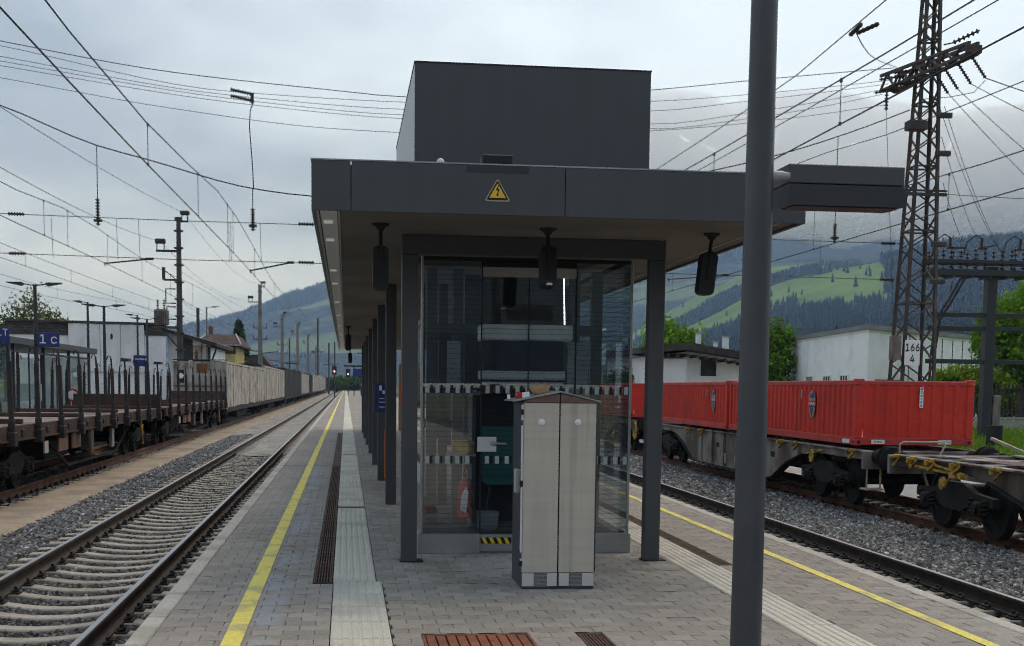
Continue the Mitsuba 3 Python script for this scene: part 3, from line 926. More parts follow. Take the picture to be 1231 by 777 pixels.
S1, S2 = shape(ribbed_slab(TL1 - TL0 + .012, .30, 6), 'm_tactile'), shape(ribbed_slab(.345, .60, 6), 'm_tactile')
for i in range(11):
    part('platform', 'guide_slab', S1, 'm_tactile', tw=T().translate([TL0, 7.2 + .3 * i, .002 + (.001 if i % 2 else 0)]))
y = 10.5
for i in range(46):
    if abs(y + .3 - 17.15) < .3:
        y += .12
    part('platform', 'guide_slab', S2, 'm_tactile', tw=T().translate([-.105, y, .002 + .001 * (i % 2)]))
    y += .6
part('platform', 'far_guide_strip', bx(-.105, .245, y, 400, -.05, .004), 'm_tactile')
part('platform', 'rust_strip', bx(-.105, .24, 16.93, 17.04, -.05, .012, .004), 'm_grate_rust', label='rusty strip across the left guide path')
part('platform', 'rust_strip', bx(-.105, .24, 30.0, 30.14, -.05, .012, .004), 'm_grate_rust', label='second rusty strip further along the guide path')
S3 = shape(ribbed_slab(.37, .60, 6), 'm_tactile')
for i in range(52):
    y = 6.6 + .6 * i
    part('platform', 'guide_slab', S3, 'm_tactile', tw=T().translate([right_x(2.90, y), y, .002 + .001 * (i % 2)]).rotate([0, 0, 1], -math.degrees(.0125)))
part('platform', 'yellow_line', prism([(-.755, 6), (-.635, 6), (-.645, 420), (-.765, 420)], .0035, .0055), 'm_yellow', label='yellow safety line along the left platform edge')
part('platform', 'yellow_line', prism([(3.935, 6), (4.025, 6), (4.025 + .0125 * 414, 420), (3.935 + .0125 * 414, 420)], .0035, .0055), 'm_yellow', label='yellow safety line along the right platform edge')


def drain(x0, x1, y0, y1, fx):
    k = 'platform'
    y = y0
    while y < y1:
        L = 1.0
        ms = [bx(0, .012, .003, L - .003, -.04, .003), bx(x1 - x0 - .012, x1 - x0, .003, L - .003, -.04, .003), bx(.012, x1 - x0 - .012, .003, L - .003, -.045, -.030)]
        nb = 6
        for j in range(nb):
            u = .020 + (x1 - x0 - .04) * j / (nb - 1)
            ms.append(bx(u - .005, u + .005, .003, L - .003, -.028, .001))
        for j in range(5):
            yy = .02 + (L - .06) * j / 4
            ms.append(bx(.012, x1 - x0 - .012, yy, yy + .018, -.028, -.0015))
        part(k, 'drain_grate', join(ms), 'm_drain', tw=T().translate([fx(x0, y), y, .002]).rotate([0, 0, 1], 0 if fx(1, 30) == 1 else -math.degrees(.0125)))
        y += L


drain(-.262, -.112, 10.5, 44.5, lambda x, y: x)
drain(3.275, 3.42, 11.4, 36, right_x)


def grate(name, g, mat_, nb, label, skew):
    x0, x1, y0, y1 = g
    k = thing(name, label, 'grate')
    part(k, 'frame', join([bx(x0, x0 + .018, y0, y1, -.06, .006, .003), bx(x1 - .018, x1, y0, y1, -.06, .006, .003), bx(x0 + .018, x1 - .018, y1 - .018, y1, -.06, .005, .003), bx(x0 + .018, x1 - .018, y0, y0 + .018, -.06, .005, .003), bx(x0 + .01, x1 - .01, y0 + .01, y1 - .01, -.07, -.05)]), mat_)
    for i in range(nb):
        u = x0 + .02 + (x1 - x0 - .04) * (i + .5) / nb
        w = (x1 - x0 - .04) / nb * skew
        part(k, 'slat', bx(u - w / 2, u + w / 2, y0 + .02, y1 - .02, -.045, .003 - .002 * (i % 2), .002), mat_)


grate('manhole_grate', GR1, 'm_grate_rust', 10, 'orange rusted slatted cover in the paving at the bottom edge of the picture', .84)
grate('drain_cover', GR2, 'm_drain', 6, 'small dark brown slotted drain cover right of the orange rusted cover', .6)

# ------------------------------------------------------------------ canopy over the platform
CY0, CY1, CX0, CX1, SZ = 10.21, 48.8, -0.26, 3.61, 2.90
k = thing('platform_canopy', 'long flat dark grey canopy over the island platform with row of grey columns', 'canopy')
edges = [CX0, 0.038, 1.68, CX1]
for i in range(3):
    part(k, 'fascia_panel', bx(edges[i] + .003, edges[i + 1] - .003, CY0, CY0 + .03, SZ - .012, 3.262, .003), 'm_anthracite')
part(k, 'roof', bx(CX0 + .02, CX1 - .02, CY0 + .031, CY1, 3.0, 3.235), 'm_anthracite_dark')
for sx, x in ((1, CX0), (-1, CX1)):
    for i in range(10):
        y0 = CY0 + .032 + i * 3.86
        part(k, 'fascia_panel', bx(min(x, x + sx * .03), max(x, x + sx * .03), y0, y0 + 3.853, SZ - .012, 3.262, .003), 'm_anthracite')
part(k, 'roof_edge', join([bx(CX0 - .004, CX1 + .004, CY0 - .004, CY0 + .05, 3.262, 3.272), bx(CX0 - .004, CX0 + .05, CY0 + .05, CY1, 3.262, 3.272), bx(CX1 - .05, CX1 + .004, CY0 + .05, CY1, 3.262, 3.272)]), 'm_galv')
part(k, 'soffit', bx(-.04, CX1 - .20, CY0 + .031, CY1, SZ, 3.0), 'm_soffit')
part(k, 'soffit_rim', join([bx(CX0 + .031, CX0 + .052, CY0 + .031, CY1, SZ - .006, 2.99), bx(-.062, -.045, CY0 + .031, CY1, SZ - .006, 2.99), bx(CX1 - .197, CX1 - .18, CY0 + .031, CY1, SZ - .006, 2.99)]), 'm_soffit_rim', label='pale metal trim along the underside of the canopy edge')
part(k, 'light_band', bx(CX0 + .06, -.068, CY0 + .06, CY1, SZ + .012, 2.99), 'm_white_metal')
part(k, 'edge_band', bx(CX1 - .178, CX1 - .031, CY0 + .031, CY1, SZ + .010, 2.99), 'm_soffit')
for i, y in enumerate((11.0, 12.35, 15.6, 17.6, 21.5, 25.5, 30.0, 35.0)):
    L = .16
    q = part(k, 'downlight', join([bx(-.182, -.108, y, y + L, SZ + .002, SZ + .014, .003)]), 'm_lamp_glass', label='dimly lit square light in the canopy edge' if i == 0 else None)
    scene[q]['emitter'] = {'type': 'area', 'radiance': {'type': 'rgb', 'value': [.03, .03, .028]}}
for x in (.52,):
    for i, y in enumerate((17.5, 22.0, 26.5, 31.0, 35.5, 40.0, 44.5)):
        c = part(k, 'column', bx(x, x + .14, y, y + .14, 0, SZ, .006), 'm_anthracite')
        part(k, 'column', bx(2.68, 2.82, y, y + .14, 0, SZ, .006), 'm_anthracite')
# the portal in front of the lift
for x in (.488, 2.716):
    part(k, 'column', bx(x, x + .142, 11.735, 11.875, 0, 2.728, .006), 'm_anthracite')
    part(k, 'foot_plate', bx(x - .012, x + .20, 11.70, 11.90, 0, .010, .003), 'm_dark')
part(k, 'portal_beam', bx(.488, 2.858, 11.735, 11.875, 2.7285, 2.8985, .004), 'm_anthracite')
# warning sign on the fascia
k = thing('warning_sign', 'yellow triangular high voltage warning sign on the canopy fascia', 'sign')


def tri(s, cx, cz):
    return [(cx - s / 2, cz - s * .433), (cx + s / 2, cz - s * .433), (cx, cz + s * .433)]


wc, wz = 1.153, 3.078
rim = Polygon(tri(.205, wc, wz)).buffer(-.012).buffer(.012)
part(k, 'rim', prism(rim, CY0 - .006, CY0 - .002, 'y'), 'm_timber')
part(k, 'border', prism(Polygon(tri(.172, wc, wz - .004)).buffer(-.008).buffer(.008), CY0 - .008, CY0 - .0055, 'y'), 'm_black')
part(k, 'yellow_field', prism(Polygon(tri(.128, wc, wz - .007)), CY0 - .0105, CY0 - .0075, 'y'), 'm_sign_yellow')
bolt = [(.004, .042), (-.013, .000), (.002, .003), (-.006, -.030), (-.011, -.028), (-.002, -.046), (.008, -.030), (.003, -.031), (.014, .014), (.000, .010), (.012, .042)]
part(k, 'lightning_bolt', prism([(wc + a, wz - .008 + b) for a, b in bolt], CY0 - .0125, CY0 - .010, 'y'), 'm_black')
k = thing('roof_box', 'small black box on a bracket plate at the front edge of the canopy roof', 'box')
part(k, 'housing', bx(1.036, 1.272, CY0 + .02, CY0 + .20, 3.274, 3.345, .006), 'm_black')
part(k, 'bracket_plate', bx(.912, 1.392, CY0 - .0045, CY0 - .0015, 3.205, 3.262), 'm_anthracite_dark')
obj('roof_camera', join([lathe([(0, .03), (.02, .03), (.035, .02), (.045, .0)], (.72, CY0 + .08, 3.272)), bx(.69, .75, CY0 + .06, CY0 + .1, 3.272, 3.28)]), 'm_white_metal', 'small pale dome on the canopy roof edge left of the black box', 'dome', smooth=40)

# ------------------------------------------------------------------ lift tower: block above the roof, glass below
k = thing('lift_shaft', 'dark grey lift tower block standing above the canopy roof with glass shaft below', 'lift')
BX0, BX1, BY0, BY1 = .622, 2.813, 12.30, 16.75
part(k, 'tower_block', bx(BX0 + .02, BX1 - .02, BY0 + .02, BY1, 3.236, 4.49), 'm_anthracite_dark')
part(k, 'front_cladding', bx(BX0, BX1, BY0 - .004, BY0 + .018, 3.238, 4.500, .003), 'm_anthracite')
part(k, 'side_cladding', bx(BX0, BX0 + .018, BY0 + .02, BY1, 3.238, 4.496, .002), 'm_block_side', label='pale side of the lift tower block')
part(k, 'side_cladding', bx(BX1 - .018, BX1, BY0 + .02, BY1, 3.238, 4.496, .002), 'm_anthracite')
part(k, 'roof_cap', bx(BX0 - .006, BX1 + .006, BY0 - .010, BY1, 4.500, 4.512), 'm_anthracite_dark')
part(k, 'roof_stud', join([cyl([x, BY0 + .1, 4.51], [x, BY0 + .1, 4.535], .02, n=8) for x in (.82, 2.60)]), 'm_dark')
GY = 12.335
part(k, 'base', join([bx(.672, 1.258, 12.32, 16.6, 0, .188, .004), bx(2.158, 2.712, 12.32, 16.6, 0, .188, .004), bx(1.2585, 2.1575, 12.36, 16.6, 0, .18, .004)]), 'm_steel')
stp = part(k, 'door_sill', bx(1.262, 2.154, 12.335, 12.358, .02, .178, .002), 'm_steel')
hz = part(stp, 'hazard_stripe', bx(1.268, 1.56, 12.331, 12.3345, .092, .152), 'm_black', label='black and yellow hazard stripe at the foot of the door')
part(stp, 'yellow_bar', join([prism([(x, .093), (x + .034, .093), (x + .006, .151), (x - .028, .151)], 12.3285, 12.3308, 'y') for x in (1.302, 1.372, 1.442, 1.512)]), 'm_sign_yellow')
for x0, x1, y0, y1 in ((.690, .712, 12.325, 12.36), (2.672, 2.694, 12.325, 12.36), (.690, .712, 16.54, 16.58), (2.672, 2.694, 16.54, 16.58), (.690, .712, 14.4, 14.44), (2.672, 2.694, 14.4, 14.44)):
    part(k, 'corner_post', bx(x0, x1, y0, y1, .19, 2.80, .003), 'm_steel')
part(k, 'head_frame', join([bx(.714, 2.670, 12.33, 12.40, 2.742, 2.80), bx(.69, .712, 12.40, 16.54, 2.76, 2.80), bx(2.672, 2.694, 12.40, 16.54, 2.76, 2.80), bx(1.255, 2.156, 12.327, 12.36, 2.69, 2.738, .003)]), 'm_dark')
part(k, 'door_header', bx(1.255, 2.156, 12.338, 12.41, 2.60, 2.688, .003), 'm_soffit_rim', label='pale header beam above the lift door')


def pane(x0, x1, z0, z1, y, name='glass_pane'):
    return part(k, name, (np.array([[x0, y, z0], [x1, y, z0], [x1, y, z1], [x0, y, z1.__float__()]]), np.array([[0, 1, 2], [0, 2, 3]])), 'm_glass')


pane(.714, 1.252, .19, 2.742, GY)
pane(2.160, 2.670, .19, 2.742, GY)
pane(1.262, 2.150, .19, 2.69, GY + .02, 'door_pane')
for x in (.70, 2.684):
    for ya, yb in ((12.37, 14.395), (14.445, 16.535)):
        part(k, 'glass_pane', (np.array([[x, ya, .19], [x, yb, .19], [x, yb, 2.76], [x, ya, 2.76]]), np.array([[0, 1, 2], [0, 2, 3]])), 'm_glass')
pane(.714, 2.670, .19, 2.76, 16.56)
part(k, 'door_frame', join([bx(1.2535, 1.264, 12.33, 12.37, .19, 2.69), bx(2.148, 2.1585, 12.33, 12.37, .19, 2.69), bx(1.70, 1.709, 12.337, 12.367, .19, 2.6)]), 'm_dark')
ln = []
for z in np.arange(.24, 2.70, .0455):
    ln += [bx(.716, 1.25, GY - .0016, GY - .0006, z, z + .0030), bx(2.162, 2.668, GY - .0016, GY - .0006, z, z + .0030), bx(1.266, 2.146, GY + .0184, GY + .0194, z + .01, z + .013)]
    ln += [bx(.6985, .6995, 12.375, 16.53, z, z + .0030), bx(2.6845, 2.6855, 12.375, 16.53, z, z + .0030)]
part(k, 'printed_lines', join(ln), 'm_black', kind='stuff')
for nm, mt, off, w in (('frosted_squares', 'm_frost', 0, .038), ('dark_squares', 'm_black', .048, .022)):
    sq = []
    for z0, z1 in ((1.515, 1.588), (.852, .925)):
        for x in np.arange(.735 + off, 2.64, .0945):
            if 1.24 < x + w and x < 1.262 or 2.12 < x + w and x < 2.165:
                continue
            yy = GY - .0026 if (x < 1.25 or x > 2.155) else GY + .0172
            sq.append(bx(x, x + w, yy, yy + .0008, z0, z1))
    part(k, nm, join(sq), mt, kind='stuff')
lk = part(k, 'lock_plate', bx(1.225, 1.405, 12.322, 12.352, .965, 1.105, .003), 'm_white_metal', label='pale metal lock plate with lever handle')
part(lk, 'lever', join([cyl([1.375, 12.32, 1.045], [1.375, 12.285, 1.045], .012), bar([1.375, 12.288, 1.048], [1.50, 12.288, 1.043], .014, .018, .004), cyl([1.375, 12.321, 1.045], [1.375, 12.314, 1.045], .027)]), 'm_steel')
# inside the shaft
part(k, 'floor', bx(.715, 2.669, 12.41, 16.5, .1885, .20), 'm_joint')
part(k, 'shaft_frame', join([bx(x, x + .10, y, y + .10, .2, 2.74) for x in (.80, 1.06, 2.24, 2.47) for y in (13.2, 15.2)] + [bx(.80, 2.57, 13.2, 13.3, 2.1, 2.2), bx(.80, 2.57, 15.2, 15.3, 2.1, 2.2), bx(.80, 2.57, 15.2, 15.3, 1.1, 1.2)]), 'm_anthracite')
part(k, 'added_dark_panel', bx(1.20, 2.22, 13.45, 13.5, .2, 2.70), 'm_anthracite_dark')  # dark panel added to stop the view through and darken the glass shaft
part(k, 'grey_panel', bx(.99, 1.12, 13.02, 13.06, 1.56, 2.02), 'm_galv')
part(k, 'grey_panel', bx(2.19, 2.40, 13.02, 13.06, 1.50, 2.03), 'm_galv')
# thin emissive tube inside the shaft, a bright upright line behind the glass
q = part(k, 'glowing_tube', cyl([2.135, 12.9, 2.19], [2.12, 12.9, 2.70], .007, n=8), 'm_white', label='thin glowing white tube inside the glass shaft')
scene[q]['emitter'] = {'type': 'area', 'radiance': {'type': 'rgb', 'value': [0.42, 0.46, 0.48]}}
k = thing('display_screen', 'dark blue display under pale hood behind the lift glass', 'screen')
part(k, 'hood', bx(1.27, 2.13, 12.375, 12.85, 2.015, 2.165, .01), 'm_white')
part(k, 'housing', bx(1.285, 2.06, 12.46, 12.83, 1.66, 2.013, .008), 'm_dark')
part(k, 'panel', bx(1.30, 2.03, 12.449, 12.459, 1.735, 2.005), 'm_display')
part(k, 'bottom_rail', bx(1.275, 2.07, 12.43, 12.83, 1.648, 1.728, .006), 'm_white_metal')
part(k, 'ledge', bx(1.30, 2.05, 12.40, 12.8, 1.60, 1.622, .004), 'm_white')
k = thing('fire_extinguisher', 'red fire extinguisher with white label standing behind the glass left of the lift door', 'extinguisher')
part(k, 'cylinder', lathe([(0, .05), (.01, .062), (.30, .062), (.35, .045), (.375, .018), (.40, .018)], (1.13, 12.60, .31)), 'm_red', smooth=40)
part(k, 'valve', join([cyl([1.13, 12.6, .71], [1.13, 12.6, .75], .014), bar([1.13, 12.6, .745], [1.13, 12.52, .765], .02, .012), tube([[1.13, 12.6, .72], [1.19, 12.57, .68], [1.20, 12.55, .5], [1.19, 12.54, .42]], .008, 6)]), 'm_black')
part(k, 'label', prism([(1.085, .40), (1.145, .36), (1.165, .56), (1.14, .62), (1.10, .54)], 12.533, 12.537, 'y'), 'm_white')
k = thing('work_table', 'teal folding work table with black legs inside the lift door', 'table')
part(k, 'top', bx(1.37, 2.0, 12.75, 13.3, .62, .66, .005), 'm_teal')
part(k, 'back_panel', bx(1.37, 2.0, 13.31, 13.33, .662, 1.18), 'm_teal')
for x, d in ((1.42, -.08), (1.62, .09), (1.80, -.08), (1.96, .06)):
    part(k, 'leg', bar([x, 12.85, .62], [x + d, 12.8, .202], .025), 'm_black')
obj('tool_bucket', lathe([(0, .09), (.02, .10), (.17, .115), (.175, .10), (.18, .0)], (1.36, 12.62, .20)), 'm_galv', 'grey bucket on the floor inside the lift door', 'bucket', smooth=40)
obj('orange_case', bx(1.02, 1.22, 12.62, 12.86, .93, 1.055, .01), 'm_safety_yellow', 'orange tool case behind the lift glass above the fire extinguisher', 'case')
k = thing('wall_bracket', 'grey steel bracket shelf carrying the orange case behind the glass', 'shelf')
part(k, 'board', bx(.98, 1.24, 12.6, 12.95, .905, .928), 'm_galv')
part(k, 'post', bx(1.20, 1.235, 12.95, 12.99, .2, 1.6), 'm_galv')

# ------------------------------------------------------------------ electrical cabinet
k = thing('electrical_cabinet', 'tall pale double door electrical cabinet with gabled roof in front of the lift', 'cabinet')
cx0, cx1, cy0, cy1 = 1.362, 1.932, 10.09, 10.74
part(k, 'body', bx(cx0 + .004, cx1 - .004, cy0 + .03, cy1, .126, 1.458), 'm_cab_side', label='dark left side of the cabinet')
d1 = part(k, 'door', bx(cx0, 1.6405, cy0, cy0 + .028, .130, 1.455, .004), 'm_cabinet')
d2 = part(k, 'door', bx(1.6515, cx1, cy0, cy0 + .028, .130, 1.455, .004), 'm_cabinet')
part(k, 'door_gap', bx(1.6407, 1.6513, cy0 + .012, cy0 + .03, .02, 1.54), 'm_black')
for d, x in ((d1, 1.502), (d2, 1.787)):
    part(d, 'lock', join([lathe([(0, .026), (.006, .026), (.010, .020), (.010, .014), (.018, .012), (.02, 0)], (x, cy0, 1.308), 14, (0, -1, 0))] + [cyl([x + .019 * math.cos(a), cy0 - .004, 1.308 + .019 * math.sin(a)], [x + .019 * math.cos(a), cy0 - .010, 1.308 + .019 * math.sin(a)], .006, n=6) for a in np.arange(6) * 1.047]), 'm_white', smooth=30)
roof = [(cx0 - .075, 1.462), (cx1 + .032, 1.462), (1.646, 1.543)]
part(k, 'gable', prism([(cx0, 1.459), (1.641, 1.459), (1.641, 1.531), (cx0, 1.468)], cy0 - .004, cy0 + .02, 'y'), 'm_cab_roof')
part(k, 'gable', prism([(1.651, 1.459), (cx1, 1.459), (cx1, 1.468), (1.651, 1.531)], cy0 - .004, cy0 + .02, 'y'), 'm_cab_roof')
for s in (-1, 1):
    e = cx0 - .070 if s < 0 else cx1 + .035
    pts = [(1.646, 1.538), (e, 1.464), (e, 1.474), (1.646, 1.549)]
    part(k, 'roof_sheet', prism(pts if s < 0 else pts[::-1], cy0 - .02, cy1 + .03, 'y'), 'm_galv')
part(k, 'side_strip', join([bx(cx0 - .016, cx0 - .003, cy0 - .002, cy0 + .02, z0, z1, .002) for z0, z1 in ((.20, .24), (.29, .80), (.85, 1.28), (1.32, 1.36), (1.385, 1.44))]), 'm_white_metal', label='pale hinge strip along the left door edge')
for z in (.185, .81, 1.365):
    part(k, 'hinge', bx(cx0 - .026, cx0 - .0005, cy0 - .006, cy0 + .02, z, z + .04, .003), 'm_black')
part(k, 'side_strip', bx(cx1 + .001, cx1 + .012, cy0 + .004, cy0 + .03, .135, 1.45, .002), 'm_cab_side')
pl = part(k, 'plinth', bx(cx0 + .002, cx1 - .002, cy0 + .006, cy1 - .02, 0, .127), 'm_cab_side')
for x0, w, mt in ((cx0 + .002, .093, 'm_plinth'), (cx0 + .098, .098, 'm_cab_roof'), (cx0 + .199, .078, 'm_plinth'), (1.656, .080, 'm_plinth'), (1.739, .098, 'm_cab_roof'), (1.840, .090, 'm_plinth')):
    if mt == 'm_cab_roof':
        part(pl, 'vent', join([bx(x0, x0 + w, cy0 - .001, cy0 + .005, .022 + .0105 * i, .028 + .0105 * i) for i in range(10)]), 'm_vent')
    else:
        part(pl, 'plinth_panel', bx(x0, x0 + w, cy0 - .002, cy0 + .0055, .024, .126, .001), mt)
part(pl, 'foot_rail', bx(cx0, cx1, cy0 - .003, cy0 + .0055, .001, .021), 'm_cab_side')
part(k, 'side_handle', join([bx(cx0 - .035, cx0 + .003, cy0 + .18, cy0 + .28, .74, .93, .006)]), 'm_soffit_rim')


def crumple(m, amp, s, seed):
    v = m[0].copy()
    v += amp * (np.stack([meshkit.noise(v * s, seed + i) for i in range(3)], -1) - .5)
    return v, m[1]


def ball(c, r, sub=2):
    m = trimesh.creation.icosphere(subdivisions=sub)
    return np.array(m.vertices) * np.asarray(r) + np.asarray(c), np.array(m.faces)


obj('paper_bag', crumple(ball((1.52, 10.35, 1.555), (.085, .06, .045), 3), .05, 18, 3), 'm_cardboard', 'crumpled brown paper bag lying on the cabinet roof', 'bag', smooth=20)
k = thing('drink_carton', 'crushed red and white carton lying on the left slope of the cabinet roof', 'litter')
part(k, 'body', crumple(xf(bx(-.05, .05, -.03, .03, 0, .05, .004), rotz(.4), (1.375, 10.3, 1.487)), .02, 20, 4), 'm_white')
part(k, 'band', crumple(xf(bx(-.052, -.02, -.032, .032, -.001, .052, .004), rotz(.4), (1.375, 10.3, 1.487)), .02, 20, 4), 'm_red')
part(k, 'flap', crumple(xf(bx(-.06, -.045, -.025, .025, .0, .035), rotz(.1), (1.32, 10.3, 1.482)), .02, 20, 5), 'm_white')

# ------------------------------------------------------------------ loudspeakers under the canopy


def speaker(x, y, lean, pitch, label, lens=False, z0=2.715, L=.36):
    k = thing('loudspeaker', label, 'loudspeaker', None)
    part(k, 'ceiling_flange', lathe([(0, .072), (.012, .070), (.03, .038), (.05, .03), (.055, .0)], (x, y, SZ), 20, (0, 0, -1)), 'm_dark', smooth=30)
    part(k, 'stem', cyl([x, y, SZ - .045], [x - lean * .2, y, z0 - .03], .016), 'm_dark')
    P = Polygon([(-.066, 0), (.066, 0), (.066, -L), (-.066, -L)]).buffer(-.045).buffer(.045)
    v, f = prism(P, -.075, .075, 'y')
    m = trimesh.Trimesh(v, f)
    a, b = lean, pitch
    Ry = np.array([[math.cos(a), 0, math.sin(a)], [0, 1, 0], [-math.sin(a), 0, math.cos(a)]])
    Rx = np.array([[1, 0, 0], [0, math.cos(b), -math.sin(b)], [0, math.sin(b), math.cos(b)]])
    o = (x - lean * .2, y, z0)
    part(k, 'housing', xf((v, f), Ry @ Rx, o), 'm_black', smooth=35)
    part(k, 'grille', xf(join([bx(-.052, .052, -.079, -.0752, -L + .05 + .016 * i, -L + .058 + .016 * i) for i in range(15)]), Ry @ Rx, o), 'm_dark')
    part(k, 'bracket', xf(join([bx(-.012, .012, -.095, -.079, -L * .62, -.0), bx(-.012, .012, -.095, .0, -.002, .012)]), Ry @ Rx, o), 'm_dark')
    if lens:
        part(k, 'lens', xf(bx(-.024, .024, -.10, -.0755, -L - .004, -L + .012, .003), Ry @ Rx, o), 'm_white', label='small white lens at the lower end')


speaker(.283, 11.04, 0.0, 0.03, 'black loudspeaker hanging from the canopy left of the portal')
speaker(1.680, 11.07, 0.01, -.18, 'black loudspeaker hanging in front of the portal beam with white lens', True, 2.735, .33)
speaker(3.10, 11.11, 0.10, 0.02, 'tilted black loudspeaker hanging from the canopy right of the portal', False, 2.735)
speaker(.05, 30.0, 0.0, 0.0, 'distant loudspeaker under the far left edge of the canopy')
speaker(.14, 46.5, 0.0, 0.0, 'farthest loudspeaker at the very end of the canopy')
k = thing('column_sign', 'dark blue notice on a canopy column of the left row', 'sign')
part(k, 'plate', bx(.475, .520, 22.02, 22.12, 1.15, 1.62, .003), 'm_blue_sign')
part(k, 'plate', bx(.53, .65, 21.985, 21.998, 1.15, 1.62, .003), 'm_blue_sign')
part(k, 'pictogram', join([bx(.545, .59, 21.980, 21.984, 1.50, 1.58), bx(.60, .635, 21.980, 21.984, 1.44, 1.50), bx(.545, .635, 21.980, 21.984, 1.36, 1.37), bx(.545, .635, 21.980, 21.984, 1.30, 1.31), bx(.545, .635, 21.980, 21.984, 1.22, 1.23)]), 'm_white')
obj('column_marker', bx(.505, .5195, 17.56, 17.60, .33, 1.0, .004), 'm_orange', 'narrow orange red strip on the second canopy column', 'marker')
k = thing('timetable_case', 'orange and white notice case behind the second column', 'notice')
part(k, 'case', bx(.78, .98, 19.8, 19.9, .9, 1.9, .01), 'm_cardboard')
part(k, 'poster', bx(.80, .96, 19.79, 19.799, 1.30, 1.62), 'm_orange')
obj('platform_bench', join([bx(.95, 1.0, 20, 22.0, .40, .45, .01), bx(1.0, 1.4, 20, 22.0, .40, .44, .01), bx(1.02, 1.08, 20.1, 20.2, 0, .4), bx(1.02, 1.08, 21.8, 21.9, 0, .4), bx(1.34, 1.4, 20.1, 20.2, 0, .4), bx(1.34, 1.4, 21.8, 21.9, 0, .4)]), 'm_cardboard', 'wooden bench behind the columns under the canopy', 'bench')

# ------------------------------------------------------------------ lamp post with luminaire in front
k = thing('lamp_post', 'tall tapered round grey lamp post with box luminaire in the right foreground', 'street lamp')
PX, PY = 2.05, 6.5
part(k, 'post', lathe([(0, .081), (1.2, .0765), (3.0, .0675), (6.0, .055)], (PX, PY, 0), 40), 'm_post', smooth=30)
part(k, 'base_plate', lathe([(0, .15), (.012, .15), (.012, .09), (.05, .088)], (PX, PY, 0.0), 24), 'm_post')
part(k, 'bracket_arm', join([cyl([PX + .06, PY - .01, 2.638], [PX + .115, PY - .01, 2.638], .026, n=14), cyl([PX + .10, PY - .01, 2.638], [PX + .15, PY - .01, 2.638], .022, n=14)]), 'm_galv', smooth=30)
lx0, lx1, lz = 2.196, 2.802, 2.70
part(k, 'upper_housing', bx(lx0, lx1, PY - .02, PY + .30, 2.607, lz, .004), 'm_anthracite')
low = [(PY - .02, 2.602), (PY + .30, 2.602), (PY + .30, 2.525), (PY + .17, 2.500), (PY - .02, 2.500)]
part(k, 'lower_housing', prism([(y, z) for y, z in low[::-1]], lx0 + .002, lx1 - .002, 'x'), 'm_anthracite_dark')
part(k, 'diffuser', bx(lx0 + .03, lx1 - .03, PY + .0, PY + .16, 2.494, 2.499), 'm_window')

# ------------------------------------------------------------------ rolling stock


def wheelset_parts(parent, ax, y, tw, zr=-.55, r=.46, gauge=.7535):
    for s in (-1, 1):
        prof = [(-.07, .14), (-.065, r + .028), (-.04, r + .028), (-.03, r), (.06, r - .008), (.065, r - .07), (.03, r - .09), (.03, .16), (.07, .14)]
        part(parent, 'wheel', lathe([(a, b) for a, b in prof], (ax + s * gauge, y, zr + r), 26, (s, 0, 0)), 'm_under', smooth=30, tw=tw)
    part(parent, 'axle', cyl([ax - gauge, y, zr + r], [ax + gauge, y, zr + r], .08, n=10), 'm_under', tw=tw)


def bogie(parent, ax, y, tw, wb=1.8, zr=-.55):
    b = part(parent, 'bogie', join([bx(ax - .8, ax + .8, y - .16, y + .16, zr + .50, zr + .74, .02)]), 'm_under', tw=tw)
    for o in (-wb / 2, wb / 2):
        wheelset_parts(b, ax, y + o, tw, zr)
    for s in (-1, 1):
        x = ax + s * 1.0
        poly = [(-wb / 2 - .42, .48), (-wb / 2 - .42, .62), (-wb / 2 + .2, .66), (-.35, .78), (.35, .78), (wb / 2 - .2, .66), (wb / 2 + .42, .62), (wb / 2 + .42, .48), (wb / 2 - .25, .50), (.3, .36), (-.3, .36), (-wb / 2 + .25, .50)]
        part(b, 'side_frame', prism([(y + a, zr + h) for a, h in poly], x - .05, x + .05, 'x'), 'm_under', tw=tw)
        for o in (-wb / 2, wb / 2):
            part(b, 'axle_box', join([bx(x - .08 + .03 * s, x + .08 + .03 * s, y + o - .13, y + o + .13, zr + .33, zr + .56, .03), cyl([x + s * .08, y + o, zr + .46], [x + s * .15, y + o, zr + .46], .085, n=12)]), 'm_under', tw=tw)
            for q in (-.24, .24):
                coil = [[x + s * .04 + .062 * math.cos(a), y + o + q + .062 * math.sin(a), zr + .36 + .24 * a / 25.1] for a in np.linspace(0, 25.1, 34)]
                part(b, 'spring', tube(coil, .016, 5), 'm_under', tw=tw)


def buffers(parent, ax, y, dirn, tw, z=.50):
    for s in (-1, 1):
        x = ax + s * .875
        part(parent, 'buffer', lathe([(0, .13), (.20, .13), (.20, .09), (.44, .09), (.45, .20), (.475, .225), (.49, .22), (.495, 0)], (x, y, z), 20, (0, dirn, 0)), 'm_under', smooth=30, tw=tw)


def corrugated(y0, y1, x, n, depth, out, z0, z1):
    """vertical corrugated wall along y at x; out = -1 or +1 for the outer side"""
    L = (y1 - y0) / n
    pts = []
    for i in range(n):
        a = y0 + i * L
        pts += [(a, 0), (a + .30 * L, 0), (a + .44 * L, -depth), (a + .86 * L, -depth)]
    pts.append((y1, 0))
    p = np.array(pts)
    X = x + out * p[:, 1]
    lo, hi = np.c_[X, p[:, 0], np.full(len(p), z0)], np.c_[X, p[:, 0], np.full(len(p), z1)]
    k = np.arange(len(p) - 1)
    m = len(p)
    q = np.stack([k, k + 1, k + 1 + m, k + m], 1)
    return np.vstack([lo, hi]), np.vstack([q[:, [0, 1, 2]], q[:, [0, 2, 3]]])


